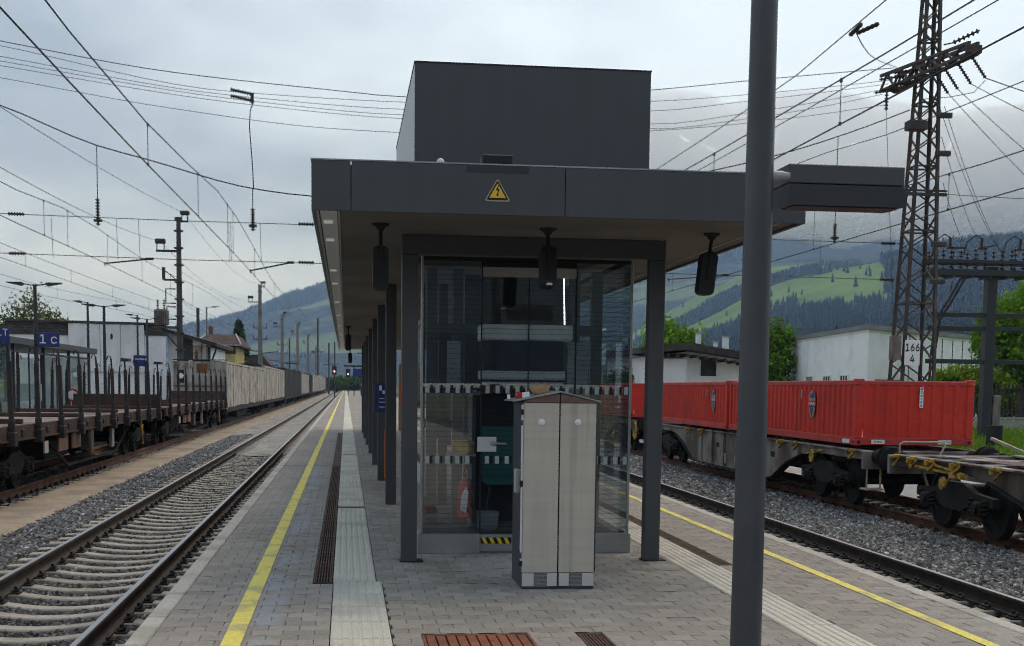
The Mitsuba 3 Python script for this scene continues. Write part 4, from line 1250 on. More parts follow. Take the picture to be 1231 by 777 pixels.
Ww = T().translate([9.15, 22.9, 0]).rotate([0, 0, 1], -math.degrees(.022)).translate([-9.15, -22.9, 0])
XN, XF = 9.15, 11.38
AXW = (XN + XF) / 2


def container(y0, y1, label, front=False, crest=None, z0=.60, z1=1.79, mark=False):
    k = thing('container', label, 'container', 'red containers on the wagon')
    P = lambda nm, m, mt='m_red_paint', **kw: part(k, nm, m, mt, tw=Ww, **kw)
    n = int((y1 - y0) / .285)
    P('side_wall', corrugated(y0 + .10, y1 - .10, XN + .006, n, .036, -1, z0 + .14, z1 - .10))
    P('side_wall', corrugated(y0 + .10, y1 - .10, XF - .006, n, .036, 1, z0 + .14, z1 - .10))
    for y, o in ((y0 + .006, -1), (y1 - .006, 1)):
        v, f = corrugated(XN + .15, XF - .15, 0, 9, .022, o, z0 + .14, z1 - .09)
        P('end_wall', (np.c_[v[:, 1], v[:, 0] + y, v[:, 2]], f))
    P('floor', bx(XN + .05, XF - .05, y0 + .05, y1 - .05, z0 + .08, z0 + .13))
    for x0 in (XN, XF - .12):
        P('top_rail', bx(x0 + .008, x0 + .112, y0 + .14, y1 - .14, z1 - .105, z1 - .012, .012), 'm_red_rail')
        P('bottom_rail', bx(x0 + .004, x0 + .116, y0 + .12, y1 - .12, z0 + .006, z0 + .142, .008), 'm_red_rail')
    for y in (y0, y1 - .12):
        P('top_rail', bx(XN + .14, XF - .14, y + .004, y + .11, z1 - .10, z1 - .018, .012), 'm_red_rail')
        P('bottom_rail', bx(XN + .14, XF - .14, y + .004, y + .11, z0 + .006, z0 + .142, .008), 'm_red_rail')
    for x in (XN, XF - .14):
        for y in (y0, y1 - .14):
            P('corner_post', bx(x + .004, x + .136, y + .004, y + .136, z0 + .12, z1 - .10, .010), 'm_red_paint')
            c = P('corner_casting', bx(x - .004, x + .146, y - .006, y + .15, z0, z0 + .118, .012), 'm_red_rail')
            part(c, 'hole', join([bx(x + .04, x + .10, y - .0075, y - .0055, z0 + .03, z0 + .09, .0), bx(x - .0055, x - .0035, y + .04, y + .10, z0 + .03, z0 + .09)]), 'm_black', tw=Ww)
            c = P('corner_casting', bx(x - .004, x + .146, y - .006, y + .15, z1 - .098, z1 + .016, .012), 'm_red_rail')
            if y == y0:
                part(c, 'gold_stripe', bx(x + .10, x + .125, y - .0078, y - .0058, z1 - .09, z1 + .01), 'm_safety_yellow', tw=Ww)
    if crest:
        cy = crest
        xs = XN - .004
        e = np.array([(math.cos(t) * (.195 if math.sin(t) > 0 else .195 * (1 - .12 * math.sin(-t))), math.sin(t) * (.25 if math.sin(t) > 0 else .30)) for t in np.linspace(0, 2 * math.pi, 36, endpoint=False)])
        c = P('crest', prism([(cy - a, 1.335 + b) for a, b in e], xs - .004, xs, 'x'), 'm_galv', label='grey shield emblem')
        Q = lambda nm, m, mt: part(c, nm, m, mt, tw=Ww)
        Q('mountain', prism([(cy + .15, 1.44), (cy - .16, 1.44), (cy - .12, 1.53), (cy - .04, 1.585), (cy + .02, 1.52), (cy + .09, 1.50)], xs - .0065, xs - .0042, 'x'), 'm_blue_sign')
        Q('red_band', bx(xs - .0065, xs - .0042, cy - .17, cy + .18, 1.27, 1.385), 'm_red')
        Q('blue_bar', bx(xs - .0085, xs - .0066, cy - .17, cy + .17, 1.245, 1.275), 'm_blue_sign')
        Q('lower_figure', prism([(cy + .09, 1.23), (cy - .08, 1.23), (cy - .05, 1.12), (cy + .01, 1.06), (cy + .07, 1.13)], xs - .0065, xs - .0042, 'x'), 'm_cab_side')
        v, f = text('MONTAN', .05, (0, 0, 0), '-x', True, True, .002)
        Q('lettering', (v * [1, 1.1, 1] + [xs - .0086, cy, 1.30], f), 'm_white')
        P('serial_mark', join([bx(xs - .004, xs - .001, cy + .62, cy + .70, 1.42, 1.60)]), 'm_galv')
    if mark:
        yy = y0 - .02
        lab = P('name_plate', bx(10.33, 10.40, yy - .004, yy, 1.29, 1.66), 'm_white', label='narrow upright white plate reading MONTAN')
        for i, ch in enumerate('MONTAN'):
            part(lab, 'letter', text(ch, .04, (10.365, yy - .0045, 1.61 - .06 * i), '-y', True, True, .002), 'm_dark', tw=Ww)
        for x, s in ((9.46, '376603'), (10.72, '26660 7960')):
            w = .25
            lb = P('number_plate', bx(x, x + w, y0 - .006, y0 - .003, z0 + .03, z0 + .105), 'm_white')
            part(lb, 'digits', text(s, .035, (x + w / 2, y0 - .0065, z0 + .05), '-y', True, True, .002, sx=.9 if len(s) < 8 else .82), 'm_dark', tw=Ww)
        s0 = P('number_plate', bx(XN - .010, XN - .007, y0 + .25, y0 + .62, z0 + .03, z0 + .105), 'm_white')
    return k


container(22.9, 31.5, 'nearest red container, its end wall with the upright white plate facing the camera', crest=25.3, mark=True)
container(31.75, 40.2, 'second red container from the right, behind the round lamp post and the column', crest=33.0)
container(44.2, 52.6, 'farthest red container, its end seen between the glass shaft and the right column', crest=47)


def skeleton_wagon(y0, y1, label, locks, sill='m_frame_grey'):
    """fish-bellied container wagon, y0 the near end"""
    k = thing('container_wagon', label, 'freight wagon')
    P = lambda nm, m, mt='m_frame_grey', **kw: part(k, nm, m, mt, tw=Ww, **kw)
    zt = .50
    for s in (-1, 1):
        x = AXW + s * 1.02
        poly = [(y0 + .1, zt), (y0 + .1, zt - .14), (y0 + 2.9, zt - .14), (y0 + 3.6, zt - .20), (y0 + 4.6, .08), (y0 + 5.6, -.30), (y0 + 6.0, -.34), (y1 - 6.0, -.34), (y1 - 5.6, -.30), (y1 - 4.6, .08), (y1 - 3.6, zt - .20), (y1 - 2.9, zt - .14), (y1 - .1, zt - .14), (y1 - .1, zt)]
        P('side_sill', prism(poly[::-1], x - .02, x + .02, 'x'), sill)
        P('sill_flange', bx(x - .09, x + .09, y0 + .1, y1 - .1, zt, zt + .03, .004), 'm_frame_pale')
        low = [(y0 + 3.6, zt - .20), (y0 + 4.6, .08), (y0 + 5.6, -.30), (y0 + 6.0, -.34), (y1 - 6.0, -.34), (y1 - 5.6, -.30), (y1 - 4.6, .08), (y1 - 3.6, zt - .20)]
        for a, b in zip(low[:-1], low[1:]):
            P('sill_flange', bar([x, a[0], a[1] - .012], [x, b[0], b[1] - .012], .18, .025), 'm_dark')
        for y in np.arange(y0 + 6.2, y1 - 6.0, 1.15):
            P('stiffener', bx(x + s * .021, x + s * .075, y, y + .05, -.325, zt - .005, .004), 'm_frame_grey')
        for y in (y0 + 8.0, y0 + 8.05 + 1.15):
            P('hatch', bx(x + s * .021 - .0, x + s * .05, y + .28, y + .72, -.05 - .2, .0, .01), 'm_frame_pale')
    P('centre_beam', join([bx(AXW - .26, AXW - .22, y0 + .1, y1 - .1, zt - .34, zt - .02), bx(AXW + .22, AXW + .26, y0 + .1, y1 - .1, zt - .34, zt - .02), bx(AXW - .30, AXW + .30, y0 + .1, y1 - .1, zt - .02, zt + .01)]), 'm_frame_pale')
    for y in (y0 + .1, y0 + 1.5, y0 + 2.9, y0 + 4.5, y0 + 6.2, y0 + 8.5, y1 - 6.2, y1 - 4.5, y1 - 2.9, y1 - 1.5, y1 - .3):
        P('cross_member', bx(AXW - 1.0, AXW + 1.0, y, y + .16, zt - .16, zt + .012, .006), 'm_frame_pale')
    for y in (y0 + .9, y0 + 3.7):
        for s in (-1, 1):
            P('diagonal_brace', bar([AXW + s * .3, y, zt - .03], [AXW + s * 1.0, y + .9, zt - .03], .12, .05), 'm_frame_pale')
    P('headstock', bx(AXW - 1.15, AXW + 1.15, y0, y0 + .1, zt - .30, zt + .02, .008), 'm_frame_grey')
    P('headstock', bx(AXW - 1.15, AXW + 1.15, y1 - .1, y1, zt - .30, zt + .02, .008), 'm_frame_grey')
    bogie(k, AXW, y0 + 2.35, Ww)
    bogie(k, AXW, y1 - 2.35, Ww)
    buffers(k, AXW, y0, -1, Ww, zt - .08)
    buffers(k, AXW, y1, 1, Ww, zt - .08)
    P('coupling_hook', join([bx(AXW - .05, AXW + .05, y0 - .3, y0, zt - .16, zt - .02, .02)]), 'm_under')
    for y, s in locks:
        x = AXW + s * 1.13
        l = P('container_lock', join([bx(x - .05, x + .05, y - .05, y + .05, zt - .02, zt + .045, .01), bar([x - .02 * s, y - .07, zt - .02], [x + .05 * s, y + .02, zt - .15], .075, .025, .006), bx(x - .07, x + .01, y + .09, y + .15, zt - .07, zt + .02, .008)]), 'm_safety_yellow')
    return k


wl = skeleton_wagon(22.35, 41.0, 'grey fish bellied container wagon carrying the two nearest red containers', [(y, s) for s in (-1, 1) for y in (23.0, 26.2, 27.2, 34.2, 35.6, 40.0)])
for s in (-1,):
    x = AXW + s * 1.12
    part(wl, 'brake_handle', join([lathe([(0, .11), (.03, .11)], (x - .03, 25.1, .28), 16, (-1, 0, 0)), bar([x, 24.6, .44], [x, 25.6, .32], .03), bar([x, 25.1, .3], [x, 25.4, .48], .03), bx(x - .06, x + .02, 24.9, 25.3, .36, .42)]), 'm_safety_yellow', tw=Ww)
    for y in (27.9, 29.3, 30.2, 32.6):
        part(wl, 'stencil', bx(AXW - 1.0405 - .002, AXW - 1.0405, y, y + .30, .12, .24), 'm_dark', tw=Ww)
part(wl, 'shunter_step', join([bx(9.2, 9.55, 22.4, 22.7, -.18, -.15, .005), bar([9.25, 22.5, -.16], [9.25, 22.5, .3], .025), bar([9.5, 22.5, -.16], [9.5, 22.5, .3], .025)]), 'm_timber', tw=Ww)
w2 = skeleton_wagon(2.6, 21.25, 'empty container wagon with pale rusty frame and yellow locks at the right edge', [(y, s) for s in (-1, 1) for y in (20.9, 20.2, 19.5, 18.6, 17.3, 16.2, 12.0, 8.0)], 'm_sill_dark')
x = AXW - 1.12
part(w2, 'hand_rail', tube([[9.35, 21.3, .40], [9.35, 21.32, .69], [9.42, 21.33, .73], [10.1, 21.33, .73], [10.16, 21.32, .69], [10.02, 21.3, .42]], .018, 7), 'm_timber', tw=Ww, label='bent pale hand rail at the near wagon end')
part(w2, 'brake_handle', join([lathe([(0, .10), (.04, .10)], (x - .03, 19.0, .20), 16, (-1, 0, 0)), bar([x, 20.4, .40], [x, 18.2, .34], .035), bar([x, 19.0, .2], [x, 18.6, .46], .03), bar([x, 19.4, .45], [x, 18.3, .36], .03), bx(x - .05, x + .02, 18.4, 18.8, .30, .38)]), 'm_safety_yellow', tw=Ww)
part(w2, 'stencil', join([bx(AXW - 1.0445, AXW - 1.0425, 15.2 + .35 * i, 15.45 + .35 * i, .10, .26) for i in range(4)]), 'm_dark', tw=Ww, kind='stuff')
part(w2, 'brake_hose', tube([[9.6, 20.9, .25], [9.5, 20.4, -.05], [9.45, 19.8, -.22], [9.5, 19.3, -.15]], .03, 7), 'm_under', tw=Ww, smooth=True)
part(w2, 'ramp_bar', bar([11.25, 21.9, .78], [11.55, 20.6, .45], .05, .05), 'm_timber', tw=Ww)
# next wagon under the third container
w3 = skeleton_wagon(43.6, 62.2, 'container wagon with a yellow end handle under the farthest red container', [(44.4, -1), (48, -1)])
part(w3, 'end_wheel', lathe([(0, .30), (.05, .30)], (9.25, 43.62, .18), 22, (-1, 0, 0)), 'm_safety_yellow', tw=Ww)

# ---- left train
AL, XL = -7.35, -6.0


def stake_wagon(y0, y1, label, T_heads=(), boards=(True, True)):
    k = thing('stake_wagon', label, 'freight wagon')
    P = lambda nm, m, mt='m_wagon_brown', **kw: part(k, nm, m, mt, **kw)
    zt = .77
    r = np.random.default_rng(int(y0))
    for s in (-1, 1):
        x = AL + s * 1.33
        P('side_sill', join([bx(x - .03, x + .03, y0 + .1, y1 - .1, zt - .27, zt, .006)]))
        P('sill_flange', bx(x - .07, x + .07, y0 + .1, y1 - .1, zt - .28, zt - .255))
        n = 10
        for i in range(n):
            y = y0 + .75 + (y1 - y0 - 1.5) * i / (n - 1)
            xs = x + s * .09
            h = 2.19 + r.normal(0, .02)
            q = P('stake', join([bar([xs, y, zt - .30], [xs, y, zt + .12], .11, .11, .01), bar([xs, y, zt + .11], [xs - s * .02, y, h - .25], .068, .085, .008), bar([xs - s * .02, y, h - .26], [xs - s * .035, y, h], .04, .04, .006)]), 'm_stake')
            part(q, 'chain_hook', tube([[xs - s * .03, y, h - .02], [xs - s * .05, y - .05, h + .06], [xs - s * .10, y - .07, h + .07], [xs - s * .13, y - .06, h - .03]], .014, 5), 'm_stake')
            part(q, 'socket', bx(xs - .10, xs + .08, y - .12, y + .12, zt - .36, zt - .10, .015), 'm_stake')
            if i in T_heads and s > 0:
                part(q, 'cross_head', bx(xs - .1, xs + .1, y - .28, y + .28, h - .02, h + .06, .01), 'm_stake')
        for i in range(n - 1):
            y = y0 + .75 + (y1 - y0 - 1.5) * (i + .5) / (n - 1)
            P('rope_ring', bx(x + s * .031, x + s * .055, y - .10, y + .10, zt - .20, zt - .08, .01), 'm_stake')
    npl = 26
    for i in range(npl):
        a, b = y0 + .15 + (y1 - y0 - .3) * i / npl, y0 + .15 + (y1 - y0 - .3) * (i + 1) / npl
        P('deck_plank', bx(AL - 1.29, AL + 1.29, a + .012, b - .012, zt - .06, zt - .004 + r.uniform(0, .012), .004), 'm_deck')
    for i in range(4):
        y = y0 + 2.2 + (y1 - y0 - 4.4) * i / 3
        P('bolster', bx(AL - 1.25, AL + 1.25, y, y + .16, zt + .01, zt + .10, .01), 'm_wagon_brown')
    for e, y in zip(boards, (y0, y1 - .06)):
        if e:
            P('end_board', bx(AL - 1.36, AL + 1.36, y, y + .06, zt - .30, zt + .45, .008), 'm_wagon_brown')
            P('end_post', bx(AL + 1.20, AL + 1.38, y - .05, y + .11, zt - .3, zt + .38, .01), 'm_stake')
    for y in (y0 + 5.0, y0 + 6.4):
        P('number_board', bx(AL + 1.30, AL + 1.34, y, y + .95, zt - .66, zt - .29, .01), 'm_plate_rust', label='rusty stencilled board under the side sill')
    P('white_plate', bx(AL + 1.33, AL + 1.36, y0 + 3.6, y0 + 3.95, zt - .62, zt - .38), 'm_dirty_white')
    for y in (y0 + 8.6, y0 + 11.4):
        P('bracket', bx(AL + 1.25, AL + 1.33, y, y + .35, zt - .85, zt - .30, .01), 'm_frame_grey')
    P('truss_rod', join([bar([AL + 1.1, y0 + 4.6, zt - .35], [AL + 1.1, y0 + 7, -.28], .05), bar([AL + 1.1, y0 + 7, -.28], [AL + 1.1, y1 - 7, -.28], .05), bar([AL + 1.1, y1 - 7, -.28], [AL + 1.1, y1 - 4.6, zt - .35], .05)]), 'm_under')
    P('underframe', join([bx(AL - .35, AL + .35, y0 + .1, y1 - .1, zt - .52, zt - .1), bx(AL - .6, AL + .6, y0 + 7, y0 + 9.5, zt - .95, zt - .5, .04), bx(AL - .6, AL + .6, y1 - 9, y1 - 7.2, zt - .95, zt - .5, .04)]), 'm_under')
    bogie(k, AL, y0 + 2.6, None)
    bogie(k, AL, y1 - 2.6, None)
    buffers(k, AL, y0, -1, None, .52)
    buffers(k, AL, y1, 1, None, .52)
    P('yellow_handle', join([tube([[XL + .05, y1 - 4.4, .40], [XL + .09, y1 - 4.38, .1], [XL + .09, y1 - 4.30, -.18], [XL + .05, y1 - 4.15, .1], [XL + .05, y1 - 4.1, .38]], .028, 6)]), 'm_safety_yellow')
    return k


stake_wagon(23.7, 43.9, 'nearest brown stake wagon of the left freight train, at the left edge', (6, 9), (False, True))
stake_wagon(45.2, 67.6, 'second brown stake wagon, in front of the white covered wagons', (), (False, True))
stake_wagon(2.0, 22.4, 'brown stake wagon just beside the camera, out of the left frame', (), (True, False))


def covered_wagon(y0, y1, z1, mt, label, group=None, end=False, bow=.0):
    k = thing('covered_wagon', label, 'freight wagon', group)
    P = lambda nm, m, mt_=mt, **kw: part(k, nm, m, mt_, **kw)
    L = y1 - y0
    n = max(3, int(L / .62))
    r = np.random.default_rng(int(y0))
    for s in (-1, 1):
        ms, ds = [], []
        for i in range(n):
            a, b = y0 + .1 + (L - .2) * i / n, y0 + .1 + (L - .2) * (i + 1) / n
            o = r.uniform(0, .05)
            ms.append(bx(AL + s * 1.30 - .03, AL + s * (1.31 + o) + .03, a + .012, b - .012, .42 + r.uniform(-.06, .05), z1 - .16 + r.uniform(-.02, .03), .012))
        P('side_panels', join(ms), kind='stuff')
        P('inner_wall', bx(AL + s * 1.24 - .02, AL + s * 1.24 + .02, y0 + .1, y1 - .1, .4, z1 - .1), 'm_dark_wagon')
        P('top_rail', bx(AL + s * 1.33 - .06, AL + s * 1.33 + .06, y0 + .05, y1 - .05, z1 - .13, z1 - .02, .01), mt if not end else 'm_dirty_white')
        P('side_sill', bx(AL + s * 1.28 - .04, AL + s * 1.28 + .04, y0, y1, .16, .40, .01), 'm_dark_wagon')
    P('roof', prism([(AL - 1.36, z1 - .06), (AL + 1.36, z1 - .06), (AL + 1.0, z1 + .0 + bow), (AL, z1 + .05 + bow), (AL - 1.0, z1 + bow)], y0 + .03, y1 - .03, 'y'), 'm_dark_wagon')
    for y in (y0, y1 - .05):
        if not (end and y == y0):
            P('end_wall', bx(AL - 1.33, AL + 1.33, y, y + .05, .3, z1 - .07), mt)
    P('underframe', join([bx(AL - 1.1, AL + 1.1, y0 + .2, y1 - .2, .05, .3), bx(AL - .9, AL + .9, y0 + L * .38, y1 - L * .38, -.35, .1, .03)]), 'm_under')
    if y0 < 120:
        bogie(k, AL, y0 + 2.3, None)
        bogie(k, AL, y1 - 2.3, None)
        buffers(k, AL, y0, -1, None, .5)
    else:
        for y in (y0 + 2, y0 + 3.8, y1 - 3.8, y1 - 2):
            for s in (-1, 1):
                P('wheel', cyl([AL + s * .70, y, -.09], [AL + s * .82, y, -.09], .46, n=16), 'm_under')
    if end:
        yb = y0 - .01
        cols = [(-1.36, -1.28), (-.58, -.36), (.50, .72), (1.26, 1.36)]
        for a, b in cols:
            P('end_post', bx(AL + a, AL + b, y0 - .07, y0 + .05, .3, z1 + .03, .012), 'm_dirty_white')
        for a, b in ((-1.27, -.59), (-.35, .49), (.73, 1.25)):
            P('end_panel', bx(AL + a, AL + b, y0 - .01, y0 + .04, .3, z1 - .02, .006), 'm_end_grey')
            P('end_rail', bx(AL + a, AL + b, y0 - .035, y0 - .011, 1.42, 1.50, .008), 'm_plate_rust')
        P('top_beam', bx(AL - 1.37, AL + 1.37, y0 - .05, y0 + .06, z1 + .031, z1 + .08, .01), 'm_dark_wagon')
        P('rust_stain', crumple(bx(AL - .18, AL + .36, y0 - .016, y0 - .0105, z1 - .62, z1 - .14), .001, 20, 3), 'm_rust_patch', label='orange rust patch on the middle end panel')
        q = P('end_notice', bx(AL - 1.12, AL - .80, y0 - .016, y0 - .0105, 1.62, 2.28), 'm_dark', label='dark hazard notice with a round white sign on the end panel')
        part(q, 'round_sign', lathe([(0, .14), (.006, .14)], (AL - .96, y0 - .017, 1.98), 20, (0, -1, 0)), 'm_white')
    return k


covered_wagon(68.6, 98.5, 2.74, 'm_dirty_white', 'nearest dirty white covered wagon with rust streaks, its end wall facing the stake wagon', end=True)
covered_wagon(99.2, 131.0, 2.98, 'm_dirty_white', 'second dirty white covered wagon, just before the dark wagons', bow=.1)
covered_wagon(132.2, 155.5, 3.28, 'm_dark_wagon', 'first of two black covered wagons in the left train')
covered_wagon(156.3, 180.0, 3.40, 'm_dark_wagon', 'second black covered wagon, the farther of the dark pair')
covered_wagon(181.5, 218.0, 3.22, 'm_dirty_white', 'short looking pale wagon between two dark ones')
covered_wagon(219.0, 240.0, 3.45, 'm_dark_wagon', 'narrow dark wagon between two pale wagons far down the train')
covered_wagon(241.0, 300.0, 3.5, 'm_dirty_white', 'long pale grey wagon near the far end of the left train')
covered_wagon(301.0, 392.0, 3.9, 'm_dirty_white', 'last pale wagon before the end of the left train')
covered_wagon(393.0, 470.0, 4.2, 'm_dark_wagon', 'dark last wagon at the vanishing point of the left train')

# ------------------------------------------------------------------ left platform, shelter, signs, lamps
struct('left_platform', bx(-13.6, -9.15, -10, 300, -.9, 0.0), 'm_left_paving')
k = thing('glass_shelter', 'glass waiting shelter with flat dark grey roof on the left platform', 'shelter')
part(k, 'roof', bx(-13.2, -10.6, 36, 58.6, 2.80, 3.02, .01), 'm_anthracite')
for y in (36.4, 40.9, 45.3, 49.7, 54.1, 58.2):
    for x in (-10.95, -12.9):
        part(k, 'post', bx(x, x + .10, y, y + .10, 0, 2.80), 'm_anthracite')
for i, (ya, yb) in enumerate(((36.5, 40.9), (41.0, 45.3), (45.4, 49.7), (49.8, 54.1), (54.2, 58.2))):
    for x in (-10.9, -12.85):
        if not (i == 2 and x > -11):
            part(k, 'pane', (np.array([[x, ya, .15], [x, yb, .15], [x, yb, 2.55], [x, ya, 2.55]]), np.array([[0, 1, 2], [0, 2, 3]])), 'm_clear_glass')
    part(k, 'mullion', bx(-10.93, -10.88, (ya + yb) / 2 - .03, (ya + yb) / 2 + .03, .1, 2.6), 'm_anthracite')
    part(k, 'rail', bx(-10.94, -10.87, ya, yb, 2.55, 2.62), 'm_anthracite')
    part(k, 'frosted_band', bx(-12.845, -12.835, ya, yb, .8, 1.5), 'm_frost')
part(k, 'end_pane', (np.array([[-12.85, 58.22, .15], [-10.9, 58.22, .15], [-10.9, 58.22, 2.6], [-12.85, 58.22, 2.6]]), np.array([[0, 1, 2], [0, 2, 3]])), 'm_clear_glass')
part(k, 'back_wall', bx(-13.0, -12.95, 36.2, 50.0, .1, 2.2), 'm_anthracite')
for y, mt in ((39.4, 'm_red'), (42.2, 'm_blue_sign'), (43.7, 'm_timber'), (46.3, 'm_red'), (48.9, 'm_white')):
    part(k, 'poster', bx(-12.945, -12.93, y, y + .75, 1.0, 2.0), mt)
part(k, 'bench', join([bx(-12.6, -12.1, 38, 48, .42, .48), bx(-12.4, -12.3, 39, 39.1, 0, .42), bx(-12.4, -12.3, 46, 46.1, 0, .42)]), 'm_anthracite')


def lamp(x, y, h, wl_, wr_, label, mt='m_anthracite_dark'):
    k = thing('platform_lamp', label, 'street lamp', None)
    part(k, 'post', lathe([(0, .075), (h * .5, .065), (h, .05)], (x, y, 0), 10), mt, smooth=True)
    for w, s in ((wl_, -1), (wr_, 1)):
        if w:
            part(k, 'arm', bar([x, y, h - .04], [x + s * w * .45, y, h + .02], .05, .03), mt)
            part(k, 'lamp_head', prism([(x + s * w * .38, h + .0), (x + s * w * .5, h - .05), (x + s * w, h + .035), (x + s * w, h + .055), (x + s * w * .45, h + .06)][::s], y - .10, y + .10, 'y'), mt)


lamp(-9.18, 41.0, 4.46, .80, .78, 'double armed grey platform lamp beside the blue 1 c sign')
lamp(-9.55, 54.4, 4.62, .86, .84, 'double armed grey platform lamp in front of the white sheeted building wall')
lamp(-10.3, 71.0, 4.92, .86, .82, 'double armed platform lamp just left of the nearest concrete mast')
lamp(-11.6, 62.0, 5.2, .62, 0, 'single armed lamp behind the double lamp of the white sheeted wall')
lamp(-12.0, 79.0, 5.5, .68, 0, 'single armed lamp behind the double lamp near the concrete mast')
lamp(-9.8, 96.0, 7.0, 0, .9, 'pale grey street lamp in front of the yellow house', 'm_pole')
k = thing('track_sign', 'blue sign reading 1 c on the left platform lamp', 'sign')
part(k, 'panel', bx(-9.12, -8.48, 40.84, 40.90, 2.62, 3.04, .01), 'm_blue_sign')
part(k, 'lettering', text('1 c', .27, (-8.79, 40.835, 2.72), '-y', False, True), 'm_white')
part(k, 'bracket', bx(-9.20, -9.10, 40.87, 41.0, 2.7, 2.95), 'm_anthracite_dark')
k = thing('station_sign', 'blue station name sign with white lettering cut off by the left picture edge', 'sign')
part(k, 'panel', bx(-11.9, -9.84, 40.6, 40.68, 2.64, 3.17, .01), 'm_blue_sign')
part(k, 'lettering', text('Kirchberg i.T.', .20, (-10.66, 40.595, 2.92), '-y', False, True), 'm_white')
for x in (-11.7, -9.98):
    part(k, 'post', bx(x, x + .09, 40.7, 40.8, 0, 3.1), 'm_anthracite_dark')
k = thing('small_blue_sign', 'small blue sign on two posts before the white sheeted wall', 'sign')
part(k, 'panel', bx(-8.97, -8.42, 57.8, 57.86, 2.30, 2.76, .01), 'm_blue_sign')
part(k, 'lettering', text('Kirchberg', .075, (-8.66, 57.795, 2.56), '-y', True, True), 'm_white')
for x in (-8.95, -8.52):
    part(k, 'post', bx(x, x + .09, 57.87, 57.95, 0, 2.5), 'm_anthracite_dark')
k = thing('round_signal_sign', 'small round red rimmed sign low beside the second stake wagon', 'sign')
part(k, 'disc', lathe([(0, .22), (.02, .22)], (-9.35, 47, 1.14), 22, (0, -1, 0)), 'm_red')
part(k, 'face', lathe([(0, .16), (.006, .16)], (-9.35, 46.978, 1.14), 22, (0, -1, 0)), 'm_white')
part(k, 'post', bx(-9.38, -9.32, 47.005, 47.06, 0, 1.3), 'm_anthracite_dark')

# ------------------------------------------------------------------ buildings on the left
k = thing('station_building', 'white station building wrapped in pale sheets with dark plank fascia and flat roof', 'building')
a0 = math.radians(20)
Rb = rotz(math.radians(14))


def LB(m):
    return xf(m, Rb, (-22.6, 92.6, 0))


part(k, 'wall', LB(bx(0, 10.4, .2, 12, -.8, 5.25)), 'm_wall_white')
part(k, 'roof', LB(bx(-.15, 10.5, -.15, 12.2, 5.62, 5.78, .02)), 'm_roof_dark')
for i in range(4):
    part(k, 'fascia_plank', LB(bx(-.05, 3.95, .08 - .008 * i, .19, 4.78 + .22 * i, 4.985 + .22 * i, .008)), 'm_roof_dark')
part(k, 'fascia_plank', LB(bx(9.0, 10.45, .10, .19, 4.9, 5.25)), 'm_roof_dark')
part(k, 'fascia_plank', LB(bx(9.0, 10.45, .09, .19, 5.26, 5.6)), 'm_roof_dark')


def tarp(u0, u1, z0, z1, seed):
    us, zs = np.linspace(u0, u1, 40), np.linspace(z0, z1, 30)
    m = sheet(us, zs, lambda X, Y: 0 * X)
    v = m[0]
    d = .14 * (meshkit.fbm(np.c_[v[:, 0] * 1.4, v[:, 1] * .35, 0 * v[:, 0]], 4, seed=seed) - .5) + .05 * np.sin(v[:, 0] * 7 + 2 * np.sin(v[:, 1]))
    return LB((np.c_[v[:, 0], .0 - .05 + d, v[:, 1]], m[1]))


for i, (u0, u1) in enumerate(((3.9, 5.95), (5.98, 7.3), (7.33, 8.9))):
    part(k, 'sheet', tarp(u0, u1, 2.35, 5.6, 3 + i), 'm_tarp', smooth=True)
    part(k, 'sheet', tarp(u0 - .2, u1 - .02, -.5, 2.3, 8 + i), 'm_tarp', smooth=True)
part(k, 'scaffold_bar', LB(bx(3.8, 9.1, -.22, -.17, 2.27, 2.32)), 'm_galv')
part(k, 'hanging_lamp', LB(join([bx(6.6, 6.75, -.9, -.6, 4.55, 4.9, .03), bx(6.66, 6.7, -.75, -.2, 4.9, 4.95)])), 'm_dark')
k = thing('station_annex', 'low annex with sloping dark roof and bright advertising screen right of the mast', 'building')
part(k, 'wall', prism([(-12.6, -.8), (-9.6, -.8), (-9.6, 4.2), (-12.6, 5.1)], 96.5, 108, 'y'), 'm_wall_white')
part(k, 'dark_panel', bx(-11.6, -10.85, 96.42, 96.49, -.5, 4.85), 'm_anthracite_dark')
part(k, 'roof', prism([(-12.7, 5.15), (-9.05, 4.22), (-9.05, 4.45), (-12.7, 5.42)], 95.3, 109, 'y'), 'm_roof_dark')
part(k, 'roof_trim', prism([(-12.7, 5.425), (-9.05, 4.455), (-9.05, 4.50), (-12.7, 5.47)], 95.2, 109.1, 'y'), 'm_galv')
part(k, 'bracket', join([bar([-9.7, 96.3, 2.6], [-9.15, 96.3, 4.2], .12), bx(-9.75, -9.62, 96.2, 96.4, -.5, 4.2)]), 'm_roof_dark')
q = part(k, 'screen', bx(-10.84, -10.22, 96.36, 96.43, 2.75, 4.72), 'm_dark')
part(q, 'header', bx(-10.82, -10.24, 96.345, 96.357, 4.30, 4.70), 'm_white')
part(q, 'picture', bx(-10.82, -10.24, 96.345, 96.357, 2.78, 4.295), 'm_timber')
part(q, 'picture_figure', prism([(-10.72, 2.8), (-10.42, 2.8), (-10.47, 3.7), (-10.55, 4.05), (-10.66, 3.8)], 96.335, 96.343, 'y'), 'm_rust_patch')
part(q, 'picture_strip', bx(-10.40, -10.25, 96.335, 96.343, 2.8, 3.6), 'm_soffit_rim')
k = thing('yellow_house', 'yellow house with brown hipped roof behind the covered wagons', 'house')
part(k, 'wall', bx(-14.0, -10.6, 130, 142, -.8, 5.25), 'm_wall_yellow')
part(k, 'upper_storey', bx(-12.9, -10.55, 129.9, 129.99, 4.5, 5.2), 'm_roof_brown')
